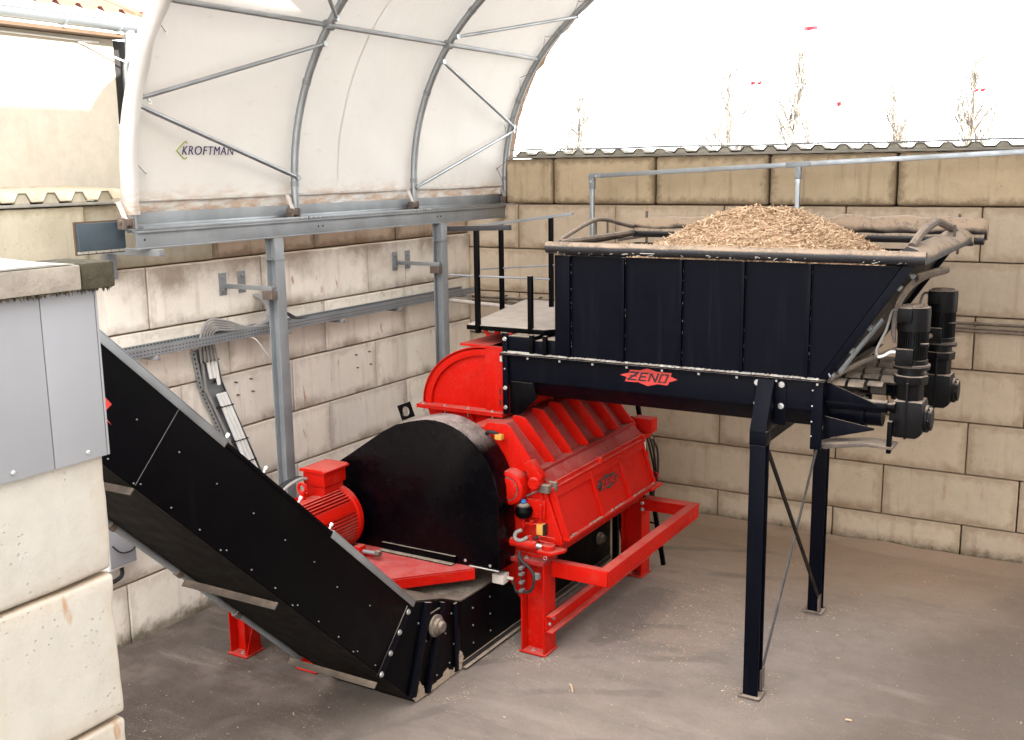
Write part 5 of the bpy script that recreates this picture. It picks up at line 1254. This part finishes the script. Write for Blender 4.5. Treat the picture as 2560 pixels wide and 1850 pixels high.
# gear motors, built once at the near shaft
def gearmotor(loc, label):
    g = thing('gear_motor', label, 'motor', loc, 'vertical gear motors driving the hopper screws')
    x, y, z = loc
    gb = MB().prism([(x - .13, z + .02), (x - .08, z), (x + .08, z), (x + .125, z + .04), (x + .135, z + .16), (x + .12, z + .30), (x - .10, z + .30), (x - .13, z + .22)], 'y', y - .13, y + .13).build('gearbox', 'gear', g, .022)
    MB().prism([(x - .008, z - .004), (x + .008, z - .004), (x + .008, z + .45), (x - .008, z + .45)], 'y', y - .14, y - .10).build('casting_rib', 'gear', gb, .004)
    MB().lathe((x + .13, y, z + .15), (1, 0, 0), [(0, .11), (.02, .11), (.025, .095), (.05, .09), (.055, .05)], 28).build('output_cover', 'gear', gb, ang=30)
    w = MB()
    for k in range(6): a = k * pi / 3; w.cyl((x + .155, y + .10 * cos(a), z + .15 + .10 * sin(a)), (x + .165, y + .10 * cos(a), z + .15 + .10 * sin(a)), .009, 6)
    w.build('cover_bolt', 'gear', gb)['kind'] = 'stuff'
    MB().lathe((x, y, z + .295), (0, 0, 1), [(0, .105), (.13, .105), (.135, .13), (.20, .135), (.205, .125)], 8).build('gear_neck', 'gear', g, .01)
    MB().lathe((x, y, z + .495), (0, 0, 1), [(0, .105), (.05, .10), (.055, .14), (.075, .14), (.08, .12), (.13, .12)], 28).build('adapter_flange', 'gear', g, ang=30)
    MB().lathe((x, y, z + .575), (0, 0, 1), [(0, .142), (.012, .142), (.014, .11)], 28).build('flange_dust', 'dusty_steel', g)
    st = MB().cyl((x, y, z + .62), (x, y, z + .86), .100, 28).build('stator', 'gear', g)
    w = MB()
    for k in range(40):
        a = 2 * pi * k / 40
        d = Vector((cos(a), sin(a), 0)); p = Vector((x, y, 0)) + d * .105
        w.beam(p + Vector((0, 0, z + .63)), p + Vector((0, 0, z + .86)), .006, .024, d)
    stuff(w.build('cooling_fins', 'gear', st))
    MB().lathe((x, y, z + .855), (0, 0, 1), [(0, .124), (.16, .126), (.185, .120), (.19, .10)], 30).build('fan_cowl', 'gear', g, ang=30)
    w = MB()
    for q in (.035, .06, .085): w.tube([(x + q * cos(k * pi / 10), y + q * sin(k * pi / 10), z + 1.05) for k in range(21)], .005, 5)
    for k in range(4): a = k * pi / 4; w.tube([(x - .1 * cos(a), y - .1 * sin(a), z + 1.052), (x + .1 * cos(a), y + .1 * sin(a), z + 1.052)], .004, 5)
    stuff(w.build('fan_grille', 'dusty_steel', g))
    tb1 = MB().box(x - .10, x + .03, y - .155, y - .10, z + .585, z + .72).build('terminal_box', 'gear', g, .008)
    MB().box(x - .10, x + .01, y - .16, y - .11, z + .93, z + 1.045).build('sensor_box', 'gear', g, .012)
    MB().box(x + .07, x + .13, y - .10, y - .03, z + .74, z + .765).build('lifting_lug', 'gear', g, .004)
    MB().tube(spline([(x - .10, y - .13, z + .69), (x - .14, y - .14, z + .69), (x - .19, y - .13, z + .655), (x - .235, y - .12, z + .64)], 5), .012, 8).build('motor_cable', 'white', g)
    MB().tube(spline([(x - .235, y - .12, z + .64), (x - .25, y - .11, z + .70), (x - .19, y - .08, z + .86), (x - .16, y - .05, z + 1.0), (x - .10, y - .1, z + 1.02)], 6), .011, 8).build('motor_cable', 'cable', g)
    return g
g1 = gearmotor((6.62, -3.85, 2.325), 'nearer black vertical gear motor hanging at the right end of the hopper')
copy_thing(g1, (6.64, -2.62, 2.33), 'farther black vertical gear motor against the tan wall, half hidden by the nearer one')
# hoses and clips along the slope
ho = thing('hose_bundle', 'dusty hoses clipped along the sloping end of the hopper', 'hoses', (6.5, -3.7, 3.4))
for k in range(3):
    o_ = .03 * k
    MB().tube(spline([(6.70, -3.2, 3.595 - o_ * .3), (6.62, -3.45, 3.575 - o_ * .4), (6.545, -3.66, 3.53 - o_ * .8), (6.495 + o_ * .2, -3.88, 3.40 - o_ * .6), (6.475 + o_ * .25, -3.93, 3.20), (6.50, -3.93, 3.08)], 7), .012, 8).build('hose', 'dusty_steel', ho)
MB().tube([(6.73, -3.15, 3.60), (6.565, -3.60, 3.568)], .034, 10).build('hose_sleeve', 'dusty_steel', ho)
MB().tube(spline([(6.60, -2.9, 3.0), (6.40, -3.3, 2.93), (6.2, -3.7, 2.86), (6.08, -4.0, 2.80)], 6), .022, 8).build('hose', 'dusty_steel', ho)
def slope_pt(t_, y, off=.02): return Vector((6.0 + .60 * t_, y, 2.775 + .925 * t_)) + sn * off
MB().tube([slope_pt(.08, -3.98, .05), slope_pt(.30, -3.92, .05), slope_pt(.55, -3.85, .06)], .024, 8).build('conduit', 'galv_mat', ho)
for t_, y in ((.05, -4.05), (.27, -4.0), (.47, -3.95), (.83, -4.0), (.90, -3.7)):
    p = slope_pt(t_, y, .035); w = MB().beam(p - Vector((.0, .05, 0)), p + Vector((0, .03, 0)), .035, .028, sn); w.tube([p + Vector((0, -.05, 0)), p + Vector((-.02, -.075, .03)), p + Vector((0, -.09, 0))], .008, 6); w.build('pipe_clip', 'galv_mat', ho, .003)

# rolled tarp on the rear rim
w = MB(); vs = []; n_ = 60; m_ = 14
for i in range(n_ + 1):
    t_ = i / n_; x = 3.50 + t_ * 3.42
    ra_ = .070 + .020 * noise.noise((x * 2.2, 3, 0)) + (.02 if x > 5.6 else 0) - (.02 if i in (0, n_) else 0)
    cz_ = 3.885 + .012 * noise.noise((x * 1.5, 0, 5)) + .014 * t_
    for j in range(m_):
        a = 2 * pi * j / m_; q = ra_ * (1 + .22 * noise.noise((x * 6, cos(a) * 1.3, sin(a) * 1.3)))
        vs.append((x, -2.20 + q * cos(a), cz_ + q * 1.05 * sin(a) - (.03 if sin(a) < -.5 else 0) * (1 + noise.noise((x * 9, 1, 1)))))
fs = [(i * m_ + j, i * m_ + (j + 1) % m_, (i + 1) * m_ + (j + 1) % m_, (i + 1) * m_ + j) for i in range(n_) for j in range(m_)] + [tuple(range(m_)), tuple(range(n_ * m_, n_ * m_ + m_))]
w.add(vs, fs); tag(w.build('rolled_tarp', 'tarp', None, ang=70), 'dust covered black tarp rolled up along the rear rim of the hopper', 'tarp')
w = MB(); vs = []
for i in range(12):
    t_ = i / 11; x = 6.62 + .20 * t_
    for j in range(8): a = 2 * pi * j / 8; q = .07 * (1 - .35 * t_) * (1 + .4 * noise.noise((x * 9, cos(a), sin(a)))); vs.append((x, -2.42 + .10 * t_ + q * cos(a), 3.80 - .01 * t_ + q * sin(a)))
fs = [(i * 8 + j, i * 8 + (j + 1) % 8, (i + 1) * 8 + (j + 1) % 8, (i + 1) * 8 + j) for i in range(11) for j in range(8)] + [tuple(range(8)), tuple(range(88, 96))]
w.add(vs, fs); tag(w.build('tarp_end', 'tarp', None, ang=70), 'loose black fold of tarp drooping at the right rear corner of the hopper', 'tarp')

# ------------------------------------------------------------------ wood chips in the hopper
def heap(x, y):
    ex = (x - 5.18) / 1.24; ey = (y + 3.2) / .95
    d = sqrt(ex * ex + ey * ey)
    h = 3.50 + .585 * max(0, 1 - max(0, d - .18) ** 1.25 * 1.05)
    if d > 1.05: h = 3.50 - .25 * (d - 1.05)
    return h + .022 * noise.noise((x * 5, y * 5, 0))
w = MB(); nx_, ny_ = 60, 40; vs = []
for i in range(nx_ + 1):
    for j in range(ny_ + 1):
        x = 3.62 + (6.30 - 3.62) * i / nx_; y = -4.06 + 1.72 * j / ny_; vs.append((x, y, heap(x, y) - .012))
fs = [(i * (ny_ + 1) + j, (i + 1) * (ny_ + 1) + j, (i + 1) * (ny_ + 1) + j + 1, i * (ny_ + 1) + j + 1) for i in range(nx_) for j in range(ny_)]
vs2 = []; fs2 = []; tone = []
tone += [.35] * len(fs)
vv_ = list(vs); ff_ = list(fs)
for i in range(11000):
    x = R.uniform(3.9, 6.28); y = R.uniform(-4.04, -2.5)
    if heap(x, y) < 3.52 and R.random() < .8: continue
    L_ = R.choice([R.uniform(.008, .03), R.uniform(.02, .06), R.uniform(.04, .11)]); wd = R.uniform(.004, .018); th = R.uniform(.002, .006)
    a = R.uniform(0, pi); e_ = R.gauss(0, .42); q = Matrix.Rotation(a, 3, 'Z') @ Matrix.Rotation(e_, 3, 'Y') @ Matrix.Rotation(R.gauss(0, .5), 3, 'X')
    c = Vector((x, y, heap(x, y) + R.uniform(-.010, .020))); b0 = len(vv_)
    for sx_ in (-1, 1):
        for sy_ in (-1, 1):
            for sz_ in (-1, 1): vv_.append(tuple(c + q @ Vector((sx_ * L_ / 2, sy_ * wd / 2 * (1 if sx_ < 0 else .7), sz_ * th / 2))))
    for fc in [(0, 1, 3, 2), (4, 6, 7, 5), (0, 4, 5, 1), (2, 3, 7, 6), (0, 2, 6, 4), (1, 5, 7, 3)]: ff_.append(tuple(b0 + k for k in fc))
    t_ = min(1, max(0, R.gauss(.64, .32))) if R.random() < .93 else R.uniform(-.3, .1); tone += [t_] * 6
for i in range(260):
    x = R.gauss(5.1, .55); y = R.uniform(-4.19, -4.08); L_ = R.uniform(.008, .035); wd = R.uniform(.004, .009); a = R.uniform(0, pi); q = Matrix.Rotation(a, 3, 'Z') @ Matrix.Rotation(R.gauss(0, .25), 3, 'Y')
    c = Vector((x, y, 3.770 + sqrt(max(0, .053 ** 2 - (y + 4.155) ** 2)) + .003)); b0 = len(vv_)
    for sx_ in (-1, 1):
        for sy_ in (-1, 1):
            for sz_ in (-1, 1): vv_.append(tuple(c + q @ Vector((sx_ * L_ / 2, sy_ * wd / 2, sz_ * .0015))))
    for fc in [(0, 1, 3, 2), (4, 6, 7, 5), (0, 4, 5, 1), (2, 3, 7, 6), (0, 2, 6, 4), (1, 5, 7, 3)]: ff_.append(tuple(b0 + k for k in fc))
    tone += [min(1, max(0, R.gauss(.6, .25)))] * 6
me = bpy.data.meshes.new('wood_chip_heap'); me.from_pydata(vv_, [], ff_); me.update()
at = me.attributes.new('tone', 'FLOAT', 'FACE'); at.data.foreach_set('value', tone)
me.materials.append(MT['chips'])
o = bpy.data.objects.new('wood_chip_heap', me); COL.objects.link(o); tag(o, 'heap of fresh pale wood chips filling the hopper', 'wood chips', None, 'stuff')

# ------------------------------------------------------------------ access platform with rails
pf = thing('access_platform', 'black access platform with posts and thin rails behind the red inlet housing', 'platform', (2.9, -3.2, 2.95))
MB().prism([(2.47, -3.93), (3.34, -3.93), (3.54, -3.66), (3.54, -1.95), (2.0, -1.95)], 'z', 2.93, 2.975).build('deck_edge', 'black', pf, .002)
MB().prism([(2.478, -3.925), (3.337, -3.925), (3.535, -3.658), (3.535, -1.955), (2.01, -1.955)], 'z', 2.976, 2.981).build('deck_dust', 'deck', pf)
for x, y, z1 in ((2.60, -3.925, 3.90), (3.19, -3.925, 3.48), (1.97, -2.42, 3.87), (2.60, -2.42, 3.95)):
    MB().box(x - .022, x + .022, y - .022, y + .022, 2.90, z1).build('rail_post', 'black', pf, .002)
MB().beam((2.28, -3.925, 3.905), (2.98, -3.925, 3.93), .05, .05).build('hand_rail', 'rim', pf, .002)
MB().beam((1.6, -2.42, 3.835), (2.86, -2.42, 3.99), .06, .03).build('hand_rail', 'galv_mat', pf, .002)
MB().tube([(2.28, -3.925, 3.455), (3.38, -3.9, 3.455)], .010, 6).build('mid_rail', 'galv_mat', pf)
MB().tube([(1.7, -2.42, 3.36), (2.9, -2.42, 3.46)], .010, 6).build('mid_rail', 'galv_mat', pf)
for x in (2.1, 3.2): MB().box(x - .03, x + .03, -2.05, -1.99, 0, 2.928).build('support_post', 'black', pf, .002)
# black ladder leaning behind the mill
ld_ = thing('ladder', 'black steel ladder leaning behind the far end of the red mill', 'ladder', (3.5, -1.8, 0))
for dx in (0, -.46):
    MB().beam((3.36 + dx, -1.85, 1.98), (3.72 + dx, -1.85, .02), .045, .04, (0, 1, 0)).build('ladder_rail', 'black', ld_, .002)
for k in range(6): z = .2 + k * .3; x = 3.72 - (z - .02) / 1.96 * .36; MB().tube([(x, -1.85, z), (x - .46, -1.85, z)], .013, 8).build('rung', 'black', ld_)
MB().tube([(3.36, -1.85, 1.98), (3.1, -1.85, 1.97)], .02, 8).build('ladder_hook', 'black', ld_)

# ------------------------------------------------------------------ bare trees and marker flags beyond the back wall
def tree(x, y, h, label, seed, spread=.5):
    rn = random.Random(seed)
    t_ = thing('bare_tree', label, 'tree', (x, y, 0), 'bare trees beyond the back wall')
    tk = MB(); cr = MB()
    tip = Vector((x + rn.uniform(-.15, .15), y, h))
    pts = [Vector((x, y, 0)) + (tip - Vector((x, y, 0))) * (k / 8) + Vector((rn.uniform(-.05, .05), rn.uniform(-.05, .05), 0)) * min(1, k) for k in range(9)]
    tk.tube(pts, 1, 7, True, [.12 * (1 - k / 9) + .022 for k in range(9)])
    def branch(p, d, L_, rad, depth):
        ps = [p]; dd = d.copy()
        for k in range(5):
            dd = (dd + Vector((rn.gauss(0, .12), rn.gauss(0, .12), .09))).normalized(); ps.append(ps[-1] + dd * L_ / 5)
        cr.tube(ps, 1, 5, False, [rad * (1 - .12 * k) for k in range(6)])
        if depth > 0:
            for k in range(rn.randint(3, 5)):
                b = rn.randint(1, 5); a = rn.uniform(0, 2 * pi)
                nd = (dd + Vector((cos(a), sin(a), .25)) * rn.uniform(.4, .9)).normalized()
                branch(ps[b], nd, L_ * rn.uniform(.4, .62), rad * .55, depth - 1)
    for k in range(34):
        z = h * (.45 + .53 * k / 22); fr = (z / h); p = pts[min(7, int(fr * 8))].lerp(pts[min(8, int(fr * 8) + 1)], fr * 8 - int(fr * 8)); a = rn.uniform(0, 2 * pi)
        branch(p, Vector((cos(a) * spread, sin(a) * spread, .9)).normalized(), (h * .34) * (1.15 - fr), .058 * (1.35 - fr), 2)
    tk.build('trunk', 'bark', t_); cr.build('crown', 'bark', t_)
tree(-4.95, 25, 7.7, 'bare tree with wide spreading limbs, fourth from the right above the wall', 3, .75)
tree(-2.55, 25, 8.3, 'tall slim bare tree, third from the right above the wall', 5, .38)
tree(.75, 25, 6.8, 'short bare tree, second from the right above the wall', 8, .55)
tree(3.05, 25, 7.6, 'bare tree at the right end of the row above the wall', 12, .45)
tree(-11.0, 25, 7.4, 'faint bare tree beside the tent edge, leftmost above the wall', 17, .8)
def wire_line(label, pts, rad):
    o = MB().tube(spline(pts, 8), rad, 5).build('overhead_wire', 'wire'); tag(o, label, 'wire'); return o
wire_line('thin pale overhead wire crossing high above the back wall', [(-16, 14, 9.2), (-.1, 14, 7.62), (14, 14, 8.0)], .006)
wire_line('thin pale overhead wire sagging low beyond the trees', [(-30, 20, 9.5), (-2.4, 20, 6.95), (.1, 20, 6.25), (3.9, 20, 6.45), (22, 20, 9.4)], .006)
def flag(p, wd, ht, label, halves):
    x, y, z = p; f_ = thing('marker_flag', label, 'flag', p, 'red marker flags on the overhead wires')
    for k in range(halves):
        w = MB(); vs = []; n_ = 5; x0 = x + (k - halves / 2) * wd * 1.25
        for i in range(n_ + 1):
            for j, zz in enumerate((0, -ht)):
                vs.append((x0 + wd * i / n_ - zz * .1, y + .03 * sin(i * 1.3), z + zz * (1 - .25 * i / n_)))
        for q in list(vs): vs.append((q[0], q[1] + .012, q[2]))
        m_ = 2 * (n_ + 1); fs = []
        for i in range(n_): a = 2 * i; fs += [(a, a + 1, a + 3, a + 2), (m_ + a, m_ + a + 2, m_ + a + 3, m_ + a + 1), (a, a + 2, m_ + a + 2, m_ + a), (a + 1, m_ + a + 1, m_ + a + 3, a + 3)]
        w.add(vs, fs); w.build('flag_cloth', 'flag', f_)
flag((.85, 14, 7.72), .32, .10, 'largest red marker flag, highest in the white sky', 1)
flag((-2.4, 20, 6.97), .16, .11, 'small red double marker flag beside the top of the wide spreading bare tree', 2)
flag((.1, 20, 6.27), .14, .15, 'small red marker flag, lowest in the sky', 1)
flag((3.9, 20, 6.47), .14, .10, 'small red double marker flag at far right of the sky', 2)

# ------------------------------------------------------------------ loose bits on the floor
def splinter(x, y, L_, a, label, curl=.0):
    w = MB(); w.tube(spline([(x, y, .012), (x + L_ * .35 * cos(a), y + L_ * .35 * sin(a) + curl, .016), (x + L_ * cos(a), y + L_ * sin(a), .012)], 4), .008, 6, True, None)
    o = w.build('wood_splinter', MT['chips']); o.data.attributes.new('tone', 'FLOAT', 'FACE'); o.data.attributes['tone'].data.foreach_set('value', [.55] * len(o.data.polygons)); tag(o, label, 'wood splinter'); return o
splinter(4.10, -4.90, .14, -.9, 'curled wood splinter on the floor in front of the red mill', .015)
splinter(6.35, -4.35, .05, .2, 'small wood splinter on the floor right of the near hopper leg')
vv_ = []; ff_ = []; tone = []
for i in range(3200):
    x = R.uniform(.6, 8.6); y = R.uniform(-9.5, -.1)
    if i < 900: x = R.gauss(4.6, .55); y = R.gauss(-3.1, .75)
    elif i < 1500:
        fx, fy = R.choice([(5.545, -4.30), (5.545, -2.28), (3.5, -4.5), (3.2, -5.5), (3.2, -4.6)]); a = R.uniform(0, 2 * pi); q = .13 + abs(R.gauss(0, .06)); x = fx + q * cos(a); y = fy + q * sin(a)
    L_ = R.uniform(.003, .013) if R.random() < .94 else R.uniform(.012, .035); wd = L_ * .3; a = R.uniform(0, pi)
    z = .012 * noise.noise((x * .7, y * .7, 0)) - .006 if (-2 < x < 12 and -14 < y < 1) else 0
    b0 = len(vv_); c, s_ = cos(a), sin(a)
    for dx, dy, dz in ((-L_ / 2, -wd / 2, .001), (L_ / 2, -wd / 2, .001), (L_ / 2, wd / 2, .001), (-L_ / 2, wd / 2, .001), (0, 0, .005)): vv_.append((x + dx * c - dy * s_, y + dx * s_ + dy * c, z + dz))
    for fc in ((0, 1, 4), (1, 2, 4), (2, 3, 4), (3, 0, 4)): ff_.append(tuple(b0 + k for k in fc))
    tone += [min(1, max(0, R.gauss(.5, .25)))] * 4
me = bpy.data.meshes.new('sawdust_crumbs'); me.from_pydata(vv_, [], ff_); at = me.attributes.new('tone', 'FLOAT', 'FACE'); at.data.foreach_set('value', tone); me.materials.append(MT['chips'])
o = bpy.data.objects.new('sawdust_crumbs', me); COL.objects.link(o); tag(o, 'scattered crumbs of wood on the concrete floor', 'wood crumbs', None, 'stuff')
# drift of sawdust and muck along the foot of the walls
w = MB(); vs = []
for i in range(81):
    x = i * 9.2 / 80
    for j in range(6):
        t_ = j / 5; y = -.02 - .34 * t_ * (1 + .5 * noise.noise((x * 1.2, 0, 2))); vs.append((x, y, .055 * (1 - t_) ** 2 * (1 + .6 * noise.noise((x * 2, t_, 0))) + .004 - .02 * t_))
fs = [(i * 6 + j, (i + 1) * 6 + j, (i + 1) * 6 + j + 1, i * 6 + j + 1) for i in range(80) for j in range(5)]
w.add(vs, fs); o = w.build('sawdust_drift', 'ground', None, ang=180); tag(o, 'low drift of sawdust along the foot of the tan wall', 'sawdust', None, 'stuff')
